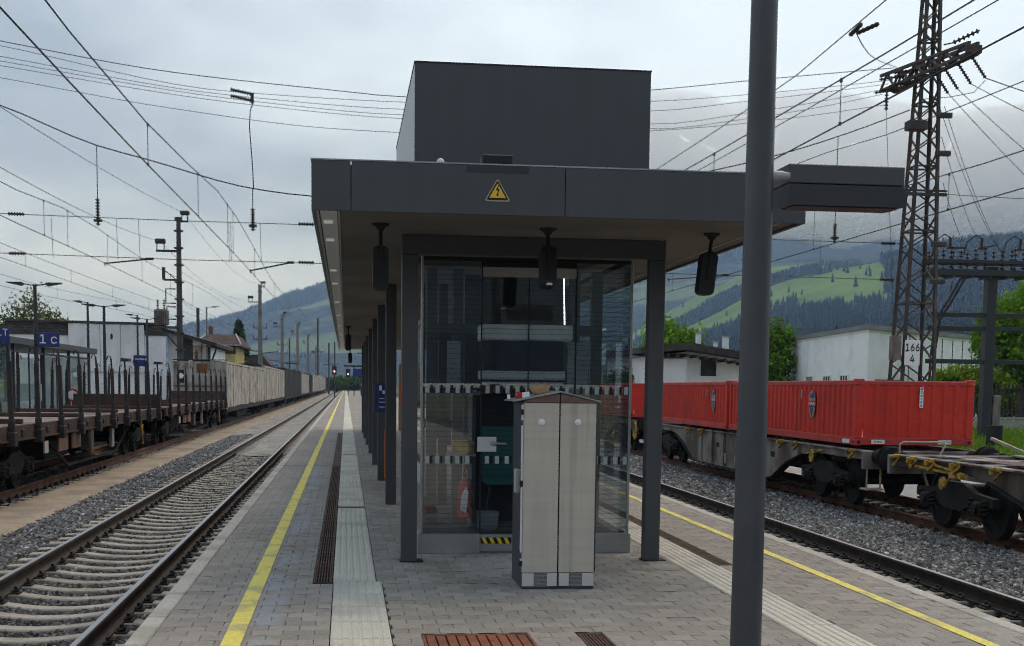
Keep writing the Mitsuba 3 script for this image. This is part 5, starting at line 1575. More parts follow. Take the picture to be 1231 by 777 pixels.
part(k, 'roof', (np.array([[-14.6, 129.2, 5.35], [-10.0, 129.2, 5.35], [-10.0, 143, 5.35], [-14.6, 143, 5.35], [-13.4, 132, 6.4], [-10.7, 132, 6.4], [-10.7, 140, 6.4], [-13.4, 140, 6.4], [-14.6, 129.2, 5.2], [-10.0, 129.2, 5.2], [-10.0, 143, 5.2], [-14.6, 143, 5.2]]), np.array([[0, 1, 5], [0, 5, 4], [1, 2, 6], [1, 6, 5], [2, 3, 7], [2, 7, 6], [3, 0, 4], [3, 4, 7], [4, 5, 6], [4, 6, 7], [8, 9, 1], [8, 1, 0], [9, 10, 2], [9, 2, 1], [8, 10, 9], [8, 11, 10]])), 'm_roof_brown')
part(k, 'gutter', bx(-14.6, -10.0, 129.1, 129.18, 5.26, 5.36), 'm_galv')
part(k, 'hip_cap', join([bar([-10.0, 129.2, 5.4], [-10.7, 132, 6.45], .12), bar([-14.6, 129.2, 5.4], [-13.4, 132, 6.45], .12)]), 'm_soffit_rim')
for x in (-12.3, -11.5):
    w = part(k, 'window', bx(x, x + .55, 129.93, 129.99, 2.4, 3.4), 'm_window')
    part(w, 'shutter', bx(x - .2, x - .02, 129.9, 129.99, 2.35, 3.45), 'm_green_dark')
part(k, 'chimney', bx(-13.5, -13.1, 134, 134.5, 5.5, 7.3), 'm_brick')
part(k, 'balcony', bx(-14.4, -13.2, 129.2, 129.9, 3.2, 3.7), 'm_roof_dark')
obj('chimney_pipe', cyl([-12.9, 119, 3], [-12.9, 119, 8.2], .14, n=10), 'm_roof_dark', 'dark upright pipe above the roofs right of the nearest mast', 'chimney')
k = thing('small_house', 'small brown roofed house corner right of the spruce tree', 'house')
part(k, 'wall', bx(-11.5, -9.6, 165, 172, -.8, 3.9), 'm_wall_yellow')
part(k, 'roof', prism([(-12.0, 3.8), (-9.2, 3.8), (-9.2, 4.0), (-10.2, 5.2), (-12.0, 5.2)], 164.4, 173, 'y'), 'm_roof_brown')

# ------------------------------------------------------------------ buildings on the right
k = thing('white_building', 'large white flat roofed industrial building behind the red containers', 'building')
A, B_, C_ = np.array([26.1, 64.0]), np.array([28.0, 82.0]), np.array([38.6, 76.0])
D_ = B_ + (C_ - A)
part(k, 'wall', prism(Polygon([A, C_, D_, B_]), -.9, 4.62), 'm_wall_white')
n1, n2 = (C_ - A) / np.linalg.norm(C_ - A), (B_ - A) / np.linalg.norm(B_ - A)
e = .28
part(k, 'roof', prism(Polygon([A - e * n1 - e * n2, C_ + e * n1 - e * n2, D_ + e * (n1 + n2), B_ - e * n1 + e * n2]), 4.69, 4.93), 'm_roof_grey')
part(k, 'cornice', prism(Polygon([A - .12 * n1 - .12 * n2, C_ + .12 * n1 - .12 * n2, D_ + .12 * (n1 + n2), B_ - .12 * n1 + .12 * n2]), 4.60, 4.685), 'm_wall_white')
nl = np.array([n2[1], -n2[0]])
nl = -nl if nl @ (A - C_) < 0 else nl
for t in (3.4, 7.0, 11.0):
    p = A + n2 * t
    w = part(k, 'window', bar([*(p + nl * .01), 2.12], [*(p + n2 * 1.5 + nl * .01), 2.12], .06, .62), 'm_window')
    part(w, 'frame', join([bar([*(p + nl * .04), 2.44], [*(p + n2 * 1.5 + nl * .04), 2.44], .08, .06), bar([*(p + nl * .04), 1.80], [*(p + n2 * 1.5 + nl * .04), 1.80], .12, .06)] + [bar([*(p + n2 * u + nl * .04), 1.8], [*(p + n2 * u + nl * .04), 2.44], .06, .06, up=(1, 0, 0)) for u in (0, .5, 1, 1.5)]), 'm_white')
nr = np.array([n1[1], -n1[0]])
nr = nr if nr[1] < 0 else -nr
for t in np.arange(5.2, 17, 1.55):
    p = A + n1 * t + nr * .012
    part(k, 'panel_joint', bar([*p, .0], [*p, 4.58], .05, .03, up=(1, 0, 0)), 'm_dark')
p = A + n1 * .9 + nr * .1
part(k, 'wall_rail', bar([*p, 2.14], [*(p + n1 * 3.4), 2.14], .12, .14), 'm_plate_rust')
p = A + n1 * 15.7 + nr * .10
part(k, 'drain_pipe', cyl([*p, -.6], [*p, 4.6], .06, n=8), 'm_galv')
part(k, 'roof_pipe', cyl([30.5, 80, 4.9], [30.5, 80, 5.7], .07, n=8), 'm_dark')
k = thing('low_white_house', 'low white house with dark overhanging roof and three white chimneys behind the containers', 'house')
part(k, 'wall', prism([(13.95, -.8), (18.9, -.8), (18.9, 2.95), (15.9, 3.35), (13.95, 3.1)], 60.6, 70, 'y'), 'm_wall_white')
part(k, 'wing', bx(14.0, 15.7, 60.0, 60.59, -.8, 3.0), 'm_wall_white')
rf = part(k, 'roof', prism([(13.35, 3.20), (15.6, 3.40), (19.2, 2.90), (19.2, 3.16), (15.6, 3.74), (13.35, 3.46)], 59.2, 71, 'y'), 'm_roof_dark')
for i in range(12):
    x = 13.7 + .45 * i
    part(k, 'rafter', bx(x, x + .1, 59.3, 60.5, 3.08 - max(0, x - 15.6) * .13, 3.22 - max(0, x - 15.6) * .13), 'm_roof_dark')
w = part(k, 'window', bx(16.55, 17.28, 60.56, 60.595, 2.22, 3.0), 'm_roof_dark', label='dark shuttered window under the roof')
part(w, 'board', join([bx(16.57 + .12 * i, 16.67 + .12 * i, 60.54, 60.558, 2.24, 2.98) for i in range(6)]), 'm_roof_dark')
for x, h, w in ((16.8, 4.25, .22), (17.65, 3.85, .18), (18.15, 4.1, .26)):
    c = part(rf, 'chimney', bx(x - w / 2, x + w / 2, 62, 62 + w, 3.2, h), 'm_wall_white')
    part(k, 'chimney_cap', bx(x - w / 2 - .04, x + w / 2 + .04, 61.96, 62.04 + w, h, h + .06), 'm_galv')
k = thing('shed', 'pale far shed with dark roof behind the switch gear post at the right edge', 'building')
part(k, 'wall', bx(44.5, 52, 92, 100, -1, 3.2), 'm_wall_white')
part(k, 'roof', bx(44, 52.5, 91.4, 100.5, 3.2, 3.7), 'm_roof_grey')
part(k, 'window', bx(46, 49, 91.95, 91.99, 1.6, 2.5), 'm_window')
obj('brick_wall', bx(22.5, 27.0, 70, 70.3, -.8, .95), 'm_brick', 'low red brick wall behind the containers left of the white building', 'wall')
k = thing('picket_fence', 'dark picket fence on the grass verge behind the containers', 'fence')
fy, fx0, fx1 = 54.0, 24.6, 36.0
for i, x in enumerate(np.arange(fx0, fx1, .19)):
    part(k, 'picket', bx(x, x + .07, fy, fy + .05, .35, 1.95 + .02 * ((i * 7) % 3), .004), 'm_roof_dark')
part(k, 'rail', bx(fx0, fx1, fy + .051, fy + .10, 1.62, 1.78), 'm_roof_dark')
part(k, 'rail', bx(fx0, fx1, fy + .051, fy + .10, .72, .86), 'm_roof_dark')
part(k, 'kerb', bx(fx0 - .5, fx1 + 3, fy - .15, fy + .15, -.3, .42), 'm_coping')
part(k, 'bottom_bar', bx(fx0, fx1, fy - .16, fy - .10, .45, .55), 'm_coping')

# ------------------------------------------------------------------ masts


def insulator(p0, p1, r=.075, n=7):
    """a ribbed insulator string between two points"""
    p0, p1 = np.asarray(p0, float), np.asarray(p1, float)
    L = np.linalg.norm(p1 - p0)
    prof = [(0, .02)]
    for i in range(n):
        a = L * (i + .15) / n
        prof += [(a, .022), (a + L * .25 / n, r), (a + L * .45 / n, r * .9), (a + L * .6 / n, .024)]
    prof.append((L, .02))
    return lathe(prof, p0, 10, (p1 - p0) / L)


def concrete_mast(x, y, h, label, detail=False, w0=.20, w1=.10):
    k = thing('catenary_mast', label, 'mast', None)
    part(k, 'pole', tube([[x, y, -.9], [x, y, h]], np.array([w0 * 1.1, w1 * 1.2]), 8), 'm_mast_dark' if detail else 'm_pole')
    P = lambda nm, m, mt='m_lattice': part(k, nm, m, mt)
    P('top_arm', join([bx(x - .1, x + .55, y - .06, y + .06, h - .28, h - .18), bx(x - .2, x + .2, y - .12, y + .12, h - .2, h - .02)]))
    P('line_clamp', join([bx(x + .1, x + .62, y - .12, y + .12, h + .12, h + .36, .05), bar([x + .18, y, h - .2], [x + .2, y, h + .15], .05), bar([x + .5, y, h - .2], [x + .5, y, h + .15], .05)]), 'm_insulator')
    P('side_arm', bx(x - 1.25, x, y - .06, y + .06, h - 1.95, h - 1.83))
    P('line_clamp', join([bx(x - 1.3, x - .72, y - .12, y + .12, h - 1.5, h - 1.22, .05), bar([x - 1.2, y, h - 1.85], [x - 1.2, y, h - 1.5], .05), bar([x - .8, y, h - 1.85], [x - .8, y, h - 1.5], .05)]), 'm_insulator')
    for z in np.linspace(2.5, h - .8, 9 if detail else 5):
        P('clamp_band', bx(x - .24, x + .24, y - .24, y + .24, z, z + .07))
    if detail:
        P('switch_arm', join([bx(x - .85, x, y - .05, y + .05, 7.35, 7.45), bar([x - .85, y, 7.4], [x - .85, y, 8.1], .16), bar([x - .75, y, 7.9], [x - .2, y, 7.45], .05)]))
        P('pipe_bend', tube([[x - .2, y, 6.9], [x - .75, y, 6.9], [x - .75, y, 6.1], [x - .2, y, 6.1]], .04, 6))
        P('pipe_bend', tube([[x - .2, y, 5.9], [x - .7, y, 5.9], [x - .7, y, 5.2], [x - .2, y, 5.2]], .04, 6))
        P('platform', join([bx(x - 1.5, x, y - .35, y + .35, 4.68, 4.80), bar([x - 1.0, y, 4.68], [x - .1, y, 3.6], .08)]))
        q = P('transformer', bx(x - 1.38, x - .62, y - .35, y + .35, 4.85, 5.75, .08), 'm_frame_grey')
        part(q, 'bushing', join([insulator([x - 1.2, y, 5.75], [x - 1.2, y, 6.3], .08, 4), insulator([x - .85, y, 5.75], [x - .85, y, 6.3], .08, 4)]), 'm_insulator')
        part(q, 'cooling_fin', join([bx(x - 1.36 + .11 * i, x - 1.31 + .11 * i, y - .42, y - .351, 4.9, 5.65) for i in range(7)]), 'm_frame_grey')
    else:
        for z in (h * .52, h * .62):
            P('cross_arm', bx(x - .75, x + .75, y - .05, y + .05, z, z + .09))
            for s in (-.7, .7):
                P('line_insulator', insulator([x + s, y, z + .09], [x + s, y, z + .5], .07, 3), 'm_insulator')
        for z in (h * .28, h * .40):
            P('bracket', tube([[x, y, z], [x + 1.9, y, z + .25]], .05, 5))
            P('bracket', tube([[x, y, z + .2], [x - 1.9, y, z + .45]], .05, 5))
    return k


concrete_mast(-9.36, 77, 10.9, 'nearest concrete catenary mast with grey transformer box, behind the stake wagons', True)
concrete_mast(-9.30, 147, 12.4, 'second concrete catenary mast, with two cross arms, right of the spruce', w0=.27, w1=.15)
concrete_mast(-9.38, 199, 12.0, 'third concrete catenary mast in the left row', w0=.29, w1=.17)
concrete_mast(-9.4, 262, 13.4, 'fourth concrete catenary mast in the left row', w0=.32, w1=.2)
concrete_mast(-9.4, 332, 13.8, 'fifth concrete catenary mast in the left row', w0=.34, w1=.22)
concrete_mast(-9.4, 420, 13.5, 'sixth and farthest concrete catenary mast in the left row', w0=.38, w1=.24)
for x, y, h, s in ((-6.9, 330, 18.0, 'dark slim mast between the far concrete masts'), (-4.6, 360, 13.0, 'slim far mast near the red signal lights'), (-3.4, 400, 14.5, 'farthest slim mast by the signal lights'), (-9.0, 215, 9.0, 'short dark pole just right of the third concrete mast')):
    k = thing('steel_mast', s, 'mast')
    part(k, 'pole', cyl([x, y, -.8], [x, y, h], .22 if y > 300 else .12, n=8), 'm_lattice')
    part(k, 'bracket', bx(x - 1.6, x + 1.6, y - .1, y + .1, h * .55, h * .55 + .16), 'm_lattice')

# lattice tower on the right
TX, TY = 15.52, 35.0
k = thing('lattice_tower', 'tall rusty lattice steel tower rising behind the red containers on the right', 'tower')


def tw_w(z):
    return .53 - .0265 * (z + .8)


for sx in (-1, 1):
    for sy in (-1, 1):
        z0, z1 = -.8, 14.5
        for da, db in ((.05, 0), (0, .05)):
            pass
        a, b = np.array([TX + sx * tw_w(z0), TY + sy * tw_w(z0), z0]), np.array([TX + .012 * 15 + sx * tw_w(z1), TY + sy * tw_w(z1), z1])
        part(k, 'leg', join([bar(a, b, .11, .018), bar(a + [0, sy * -.06, 0], b + [0, sy * -.06, 0], .018, .10)]), 'm_lattice')
zs = [-.8]
while zs[-1] < 14.2:
    zs.append(zs[-1] + max(.42, 1.02 * tw_w(zs[-1]) * 1.25))
for i in range(len(zs) - 1):
    za, zb = zs[i], zs[i + 1]
    xa, xb = TX + .012 * (za + .8), TX + .012 * (zb + .8)
    wa, wb = tw_w(za), tw_w(zb)
    f = 1 if i % 2 else -1
    for s in (-1, 1):
        part(k, 'brace', bar([xa - f * wa, TY + s * wa, za], [xb + f * wb, TY + s * wb, zb], .055, .03), 'm_lattice')
        part(k, 'brace', bar([xa + s * wa, TY - f * wa, za], [xb + s * wb, TY + f * wb, zb], .03, .055), 'm_lattice')
    if i % 4 == 0:
        part(k, 'ring', join([bar([xa - wa, TY + s * wa, za], [xa + wa, TY + s * wa, za], .06, .04) for s in (-1, 1)] + [bar([xa + s * wa, TY - wa, za], [xa + s * wa, TY + wa, za], .06, .04) for s in (-1, 1)]), 'm_lattice')
part(k, 'grey_box', bx(TX - .78, TX - .55, TY - .6, TY - .3, 2.45, 3.1, .01), 'm_frame_grey')
part(k, 'bracket_arm', join([bx(TX - 1.3, TX + .55, TY - .62, TY - .52, 6.84, 6.92), bx(TX - 1.3, TX + .55, TY - .62, TY - .56, 6.95, 7.0)]), 'm_lattice')
# the cross arm stands slantwise, its right end towards the camera
zc = 9.95
ca, cb = np.array([15.08, 36.3, zc]), np.array([15.44, 31.9, zc])
dd = (cb - ca) / np.linalg.norm(cb - ca)
ss = np.cross(dd, [0, 0, 1])
for o in (-.22, .22):
    for dz in (0, .42):
        part(k, 'arm_chord', bar(ca + ss * o + [0, 0, dz], cb + ss * o * (.55) + [0, 0, dz * .6], .075), 'm_lattice')
    for i in range(12):
        t0, t1 = i / 12, (i + 1) / 12
        p, q = ca + (cb - ca) * t0 + ss * o * (1 - .45 * t0), ca + (cb - ca) * t1 + ss * o * (1 - .45 * t1)
        part(k, 'arm_brace', bar(p + [0, 0, .42 * (1 - .4 * t0) if i % 2 else 0], q + [0, 0, 0 if i % 2 else .42 * (1 - .4 * t1)], .05), 'm_lattice')
for i in range(12):
    t0, t1 = i / 12, (i + 1) / 12
    s_ = 1 if i % 2 else -1
    part(k, 'arm_brace', bar(ca + (cb - ca) * t0 + ss * .22 * s_ * (1 - .45 * t0), ca + (cb - ca) * t1 - ss * .22 * s_ * (1 - .45 * t1), .05), 'm_lattice')
part(k, 'arm_end', bx(cb[0] - .20, cb[0] + .20, cb[1] - .05, cb[1] + .05, zc, zc + .20, .01), 'm_lattice')
ends = []
for i, t in enumerate((.97, .82, .68, .57)):
    p = ca + (cb - ca) * t
    q = p + np.array([.36, -.12, -.58])
    part(k, 'insulator', insulator(p, q, .052, 9), 'm_insulator')
    ends.append(q)
left_ends = []
for i, t in enumerate((.30, .24, .12, .06)):
    for dz in (0.05, .35):
        p = ca + (cb - ca) * t + ss * -.3 + [0, 0, dz]
        q = p + np.array([-.75, .1, -.12])
        if dz == .05 or i % 2 == 0:
            part(k, 'insulator', insulator(p, q, .045, 8), 'm_insulator')
            left_ends.append(q)
part(k, 'insulator', insulator([14.98, 36.1, zc], [14.98, 36.1, zc - .55], .06, 6), 'm_insulator')
for z in (8.9, 7.9, 5.5, 4.5):
    part(k, 'step_clamp', bx(TX + .2, TX + .62, TY - .62, TY - .5, z, z + .14, .02), 'm_lattice')
part(k, 'platform_box', bx(TX - .62, TX - .1, TY - .7, TY - .35, 8.55, 8.8, .02), 'm_lattice')
k = thing('kilometre_sign', 'white kilometre sign reading 166 over 4 on the lattice tower', 'sign')
part(k, 'plate', bx(15.02, 15.45, TY - .72, TY - .69, 2.30, 2.98, .006), 'm_white')
part(k, 'digits', text('166', .20, (15.235, TY - .722, 2.68), '-y', True, True, sx=.82), 'm_dark')
part(k, 'digits', text('4', .20, (15.235, TY - .722, 2.38), '-y', True, True, sx=.82), 'm_dark')

# switch gear frame at the right edge
k = thing('switch_frame', 'dark steel switch gear frame with insulators right of the lattice tower', 'switch gear')
FY = 50.0
for x in (25.35, 31.5):
    part(k, 'post', bx(x - .20, x + .20, FY - .2, FY + .2, -.4, 6.55, .02), 'm_anthracite_dark')
part(k, 'grey_foot', bx(25.62, 25.95, FY - .15, FY + .2, -.3, 1.5, .02), 'm_frame_grey')
for z, a in ((6.15, .16), (6.62, .10)):
    part(k, 'beam', bx(22.6, 32, FY - .45, FY - .25, z, z + a * 1.5, .01), 'm_anthracite_dark')
    part(k, 'beam', bx(22.6, 32, FY + .25, FY + .45, z, z + a * 1.5, .01), 'm_anthracite_dark')
for x in np.arange(22.8, 31.8, .75):
    part(k, 'tie', bx(x, x + .10, FY - .46, FY + .46, 6.06, 6.145), 'm_lattice')
for z in (4.55, 4.02, 2.72):
    part(k, 'cross_rail', bx(22.75, 32, FY - .12, FY - .0, z, z + .18, .01), 'm_anthracite_dark')
r = np.random.default_rng(3)
ins_tops = []
for i, x in enumerate((22.9, 23.5, 23.9, 24.5, 24.9, 25.6, 26.0, 26.5, 27.2)):
    for y in (FY - .35, FY + .35):
        h = 6.85 + r.uniform(.25, .55)
        part(k, 'insulator', insulator([x, y, 6.4], [x, y, h], .09, 5), 'm_insulator')
        ins_tops.append((x, y, h))
for i, x in enumerate((23.3, 24.6, 26.2)):
    part(k, 'switch_blade', bar([x, FY - .35, 7.2], [x + .8, FY - .30, 7.22 + .15 * (i % 2)], .09, .07), 'm_lattice')
    part(k, 'switch_post', bar([x + .1, FY - .35, 7.15], [x + .12, FY - .35, 7.6], .09), 'm_insulator')
    part(k, 'jumper_cable', tube([[x + .12, FY - .35, 7.6], [x - .15, FY - .4, 7.72], [x - .5, FY - .4, 7.45], [x - .62, FY - .4, 6.95]], .025, 5), 'm_wire', smooth=True)
for dx in (0, .16):
    part(k, 'cable_run', tube([[23.9 + dx, FY - .5, 6.1], [23.4 + dx, FY - .5, 5.2], [22.9 + dx, FY - .5, 4.4], [22.75 + dx, FY - .5, 3.0], [22.7 + dx, FY - .5, -.3]], .05, 6), 'm_wire', smooth=True)
for x, z1 in ((23.8, 5.5), (24.3, 4.9)):
    part(k, 'spike', bar([x, FY + .5, 4.6], [x + .18, FY + .5, z1 + .5], .05), 'm_frame_grey')
obj('dark_box', bx(23.15, 23.55, 45, 45.5, -.6, .42, .02), 'm_dark', 'small black cabinet on the grass just right of the nearest container', 'cabinet')
obj('round_mirror', lathe([(0, .45), (.04, .45), (.06, .4)], (28.4, 56, 3.4), 22, (0, -1, 0)), 'm_green_dark', 'round grey green disc hanging behind the switch gear post', 'disc')

# ------------------------------------------------------------------ overhead wires
WR = .0095


def span(p, q, sag=0.0, n=14):
    p, q = np.asarray(p, float), np.asarray(q, float)
    t = np.linspace(0, 1, n)[:, None]
    v = p + (q - p) * t
    v[:, 2] -= (4 * sag * t * (1 - t))[:, 0]
    return v


def wire(name, pts, label, r=WR, droppers=None, group=None, tw=None):
    k = thing(name, label, 'wire', group)
    part(k, 'line', tube(pts, r, 5), 'm_wire', tw=tw)
    if droppers is not None:
        for a, b in droppers:
            part(k, 'dropper', join([tube([a, b], r * .62, 4), bx(a[0] - .012, a[0] + .012, a[1] - .02, a[1] + .02, a[2] - .04, a[2] + .014), bx(b[0] - .012, b[0] + .012, b[1] - .02, b[1] + .02, b[2] - .012, b[2] + .03)]), 'm_wire', tw=tw)
    return k


def smooth_line(pts, n=40):
    from scipy.interpolate import PchipInterpolator
    p = np.asarray(pts, float)
    y = p[:, 1]
    ys = np.linspace(y[0], y[-1], n)
    return np.c_[PchipInterpolator(y, p[:, 0])(ys), ys, PchipInterpolator(y, p[:, 2])(ys)]


def cat_pair(cw, mw, ys, lc, lm, tw=None, r=WR):
    c, m = smooth_line(cw, 60), smooth_line(mw, 60)
    f = lambda P, y: np.array([np.interp(y, P[:, 1], P[:, 0]), y, np.interp(y, P[:, 1], P[:, 2])])
    wire('contact_wire', c, lc, r * 1.05, tw=tw)
    wire('messenger_wire', m, lm, r, [(f(m, y), f(c, y)) for y in ys], tw=tw)


cat_pair([(-2.95, 4, 4.75), (-2.95, 16, 4.79), (-2.95, 28, 4.93), (-2.95, 42, 5.08), (-2.85, 86, 5.2), (-2.9, 180, 5.3), (-2.9, 330, 5.8)],
         [(-2.95, 4, 5.5), (-2.95, 13.8, 5.32), (-2.95, 20.7, 5.44), (-2.95, 35, 6.10), (-2.95, 56, 5.75), (-2.9, 80, 6.2), (-2.9, 120, 6.6), (-2.9, 200, 6.5), (-2.9, 330, 7.5)],
         [8, 20.7, 27.5, 34.2, 35.8, 44, 56, 68], 'thick contact wire above the empty left track', 'messenger wire with droppers above the empty left track')
cat_pair([(-7.4, 12, 5.1), (-7.4, 30, 5.14), (-7.4, 40, 5.24), (-7.4, 58, 5.33), (-7.4, 110, 5.4), (-7.4, 300, 6)],
         [(-7.4, 12, 5.7), (-7.4, 30, 5.85), (-7.4, 38.8, 6.2), (-7.4, 50, 6.1), (-7.4, 76, 6.5), (-7.4, 120, 6.1), (-7.4, 300, 7.5)],
         [24, 34.2, 37, 43, 50, 58, 66], 'contact wire above the left freight train', 'messenger wire with droppers above the left freight train')
cat_pair([(-11.5, 30, 5.6), (-11.5, 52, 5.75), (-11.5, 88, 5.9), (-11.5, 200, 6.2)],
         [(-11.5, 30, 6.2), (-11.5, 46, 6.2), (-11.5, 60, 6.28), (-11.5, 88, 6.62), (-11.5, 200, 7.2)],
         [42, 50, 58, 68, 80], 'lower contact wire above the left platform roofs', 'lower messenger wire with droppers above the left platform roofs')
cat_pair([(-15, 40, 5.6), (-15, 60, 5.75), (-15, 113, 6.8), (-15, 200, 7.2)], [(-15, 40, 6.2), (-15, 60, 6.25), (-15, 113, 7.45), (-15, 200, 7.8)], [52, 60, 72, 90],
         'faint contact wire far left over the station roofs', 'faint messenger wire far left over the station roofs')
cat_pair([(6.2, 6, 4.93), (6.2, 19, 4.93), (6.2, 36, 4.78), (6.2, 70, 4.9), (6.2, 140, 5.2)],
         [(6.2, 6, 5.7), (6.2, 12.9, 5.46), (6.2, 19, 5.52), (6.2, 24.4, 5.6), (6.2, 36, 6.1), (6.2, 60, 5.6), (6.2, 140, 6.3)],
         [16.4, 22.2, 28.5, 35], 'thick contact wire above the track right of the platform', 'messenger wire with droppers above the track right of the platform')
cat_pair([(10.45, 10, 4.75), (10.45, 25, 4.75), (10.45, 38, 4.74), (10.45, 80, 4.9), (10.45, 140, 5.3)],
         [(10.45, 10, 5.3), (10.45, 20, 5.33), (10.45, 26, 5.5), (10.45, 36, 6.1), (10.45, 60, 5.6), (10.45, 140, 6.3)],
         [22.3, 29, 42], 'contact wire above the red containers', 'messenger wire with droppers above the red containers')
wire('feeder_wire', smooth_line([(6.2, 8, 6.6), (6.2, 15.1, 6.08), (6.2, 19, 5.91), (6.2, 26.5, 5.97), (6.2, 45, 6.3), (6.2, 140, 8)]), 'thin feeder wire running from the upper right towards the canopy', WR * .8)
wire('feeder_wire', smooth_line([(10.45, 12, 6.3), (10.45, 23.8, 6.5), (10.45, 30, 6.85), (10.45, 50, 7.2), (10.45, 140, 8)]), 'feeder wire passing left of the lattice tower above the lamp box', WR * .9)
wire('feeder_wire', smooth_line([(6.2, 10, 5.3), (6.2, 20.3, 5.40), (6.2, 23.3, 5.44), (6.2, 40, 5.6), (6.2, 140, 6)]), 'thin auxiliary wire just under the right messenger wire', WR * .7)
obj('wire_insulator', insulator([6.2, 16.15, 5.965], [6.2, 15.8, 6.005], .032, 5), 'm_insulator', 'left one of two small insulators high between lamp post and lattice tower', 'insulator')
obj('wire_insulator', insulator([6.23, 16.0, 5.95], [6.42, 15.8, 6.02], .032, 5), 'm_insulator', 'right one of two small insulators high between lamp post and lattice tower', 'insulator')
wire('jumper_wire', smooth_line([(6.22, 16.0, 5.95), (7.53, 19, 6.55), (9.75, 24, 7.68), (12.7, 30, 9.03), (15.3, 35.6, 10.2)]), 'slack jumper wire from the two small insulators to the tower cross arm', WR * .8)
# feeders to the nearest concrete mast
wire('feeder_wire', np.vstack([span((-8.6, 22, 7.9), (-9.0, 76.8, 11.1), .25), span((-9.0, 77.2, 11.1), (-9.1, 147, 12.5), 1.0)]), 'feeder wire from the upper left to the top of the nearest concrete mast', WR * 1.1)
wire('feeder_wire', np.vstack([span((-8.9, 27, 7.0), (-10.35, 76.8, 9.5), .35), span((-10.35, 77.2, 9.5), (-10.4, 147, 10.8), 1.0)]), 'second feeder wire, to the side arm of the nearest concrete mast', WR * 1.1)
wire('feeder_wire', span((-9.3, 77.2, 7.9), (-3.0, 146, 6.9), .6), 'wire sagging from the nearest concrete mast towards the left track', WR)
wire('feeder_wire', span((-9.3, 77.2, 6.2), (-9.3, 199, 9.0), 1.2), 'low wire between the first and third concrete mast', WR)
# bundle that crosses high above all tracks in one plane
XB = 'wires crossing high above the tracks'
for j, pts in enumerate((
        [(-14, 11.0), (-8.65, 10.11), (-4.5, 9.52), (-.34, 9.22), (1.46, 9.12), (4.8, 9.22), (8.14, 9.55), (10.82, 9.9), (14.9, 10.4)],
        [(-14, 10.9), (-8.66, 10.01), (-2.94, 9.1), (1.46, 9.0), (8.14, 9.27), (10.83, 9.55), (14.9, 10.1)],
        [(-14, 10.6), (-8.66, 9.76), (-2.94, 9.02), (1.46, 8.83), (8.15, 9.03), (10.83, 9.39), (14.8, 10.0)],
        [(-14, 10.5), (-8.66, 9.66), (-2.47, 8.91), (1.46, 8.7), (8.15, 8.7), (10.84, 9.09), (14.7, 9.87)],
        [(-14, 10.3), (-8.67, 9.56), (-2.47, 8.83), (1.46, 8.62), (8.16, 8.59), (10.85, 8.95), (14.7, 9.75)],
        [(-14, 10.0), (-8.67, 9.27), (-4.5, 8.68), (-.38, 8.31), (1.46, 8.27), (6, 8.4), (14.9, 9.5)])):
    p = np.array(pts)
    from scipy.interpolate import PchipInterpolator
    xs = np.linspace(p[0, 0], p[-1, 0], 40)
    wire('cross_wire', np.c_[xs, np.full(40, 35.45 + .07 * j), PchipInterpolator(p[:, 0], p[:, 1])(xs)], ('topmost and thickest', 'second from the top', 'third from the top', 'fourth from the top', 'fifth from the top', 'lowest')[j] + ' wire of the bundle crossing high above all tracks', WR * (.8 if j else 1.15), group=XB)
k = thing('double_insulator', 'pair of dark insulators with hanging cable in the wire bundle above the left track', 'insulator')
for dz in (0, -.16):
    part(k, 'string', insulator([-2.95, 35.4, 9.13 + dz], [-2.42, 35.4, 9.03 + dz], .06, 9), 'm_insulator')
part(k, 'yoke', bx(-2.44, -2.36, 35.37, 35.43, 8.80, 9.06), 'm_insulator')
part(k, 'cable', tube([(-2.36, 35.4, 8.88), (-2.45, 35.35, 8.6), (-2.47, 35.3, 8.19), (-2.40, 35.2, 7.3), (-2.36, 35.1, 6.58)], .014, 5), 'm_wire')
hs = np.array([(-14, 9.9), (-8.57, 8.44), (-6.26, 7.54), (-5.01, 7.23), (-2.36, 6.58), (-.96, 6.44), (2, 6.36), (6.2, 6.75), (10.5, 7.6), (15.2, 9.2)])
xs = np.linspace(-14, 15.2, 50)
k = thing('head_span', 'sagging head span wire across all tracks with hanging insulators', 'wire')
part(k, 'line', tube(np.c_[xs, np.full(50, 35.0), PchipInterpolator(hs[:, 0], hs[:, 1])(xs)], .016, 5), 'm_wire')
for x, z0, zi0, zi1 in ((-6.25, 7.54, 6.2, 5.54), (-2.38, 6.58, 6.06, 5.51), (6.2, 6.75, 6.2, 5.6), (13.2, 8.4, 6.09, 5.60), (-8.9, 8.5, 6.3, 5.6)):
    part(k, 'hanger', tube([(x, 35, z0), (x, 35, zi0)], .011, 4), 'm_wire')
    part(k, 'hanging_insulator', insulator([x, 35, zi0 + .02], [x, 35, zi1], .065, 9), 'm_insulator')
    part(k, 'clamp', bx(x - .10, x + .10, 34.95, 35.05, zi1 + .10, zi1 + .16), 'm_insulator')
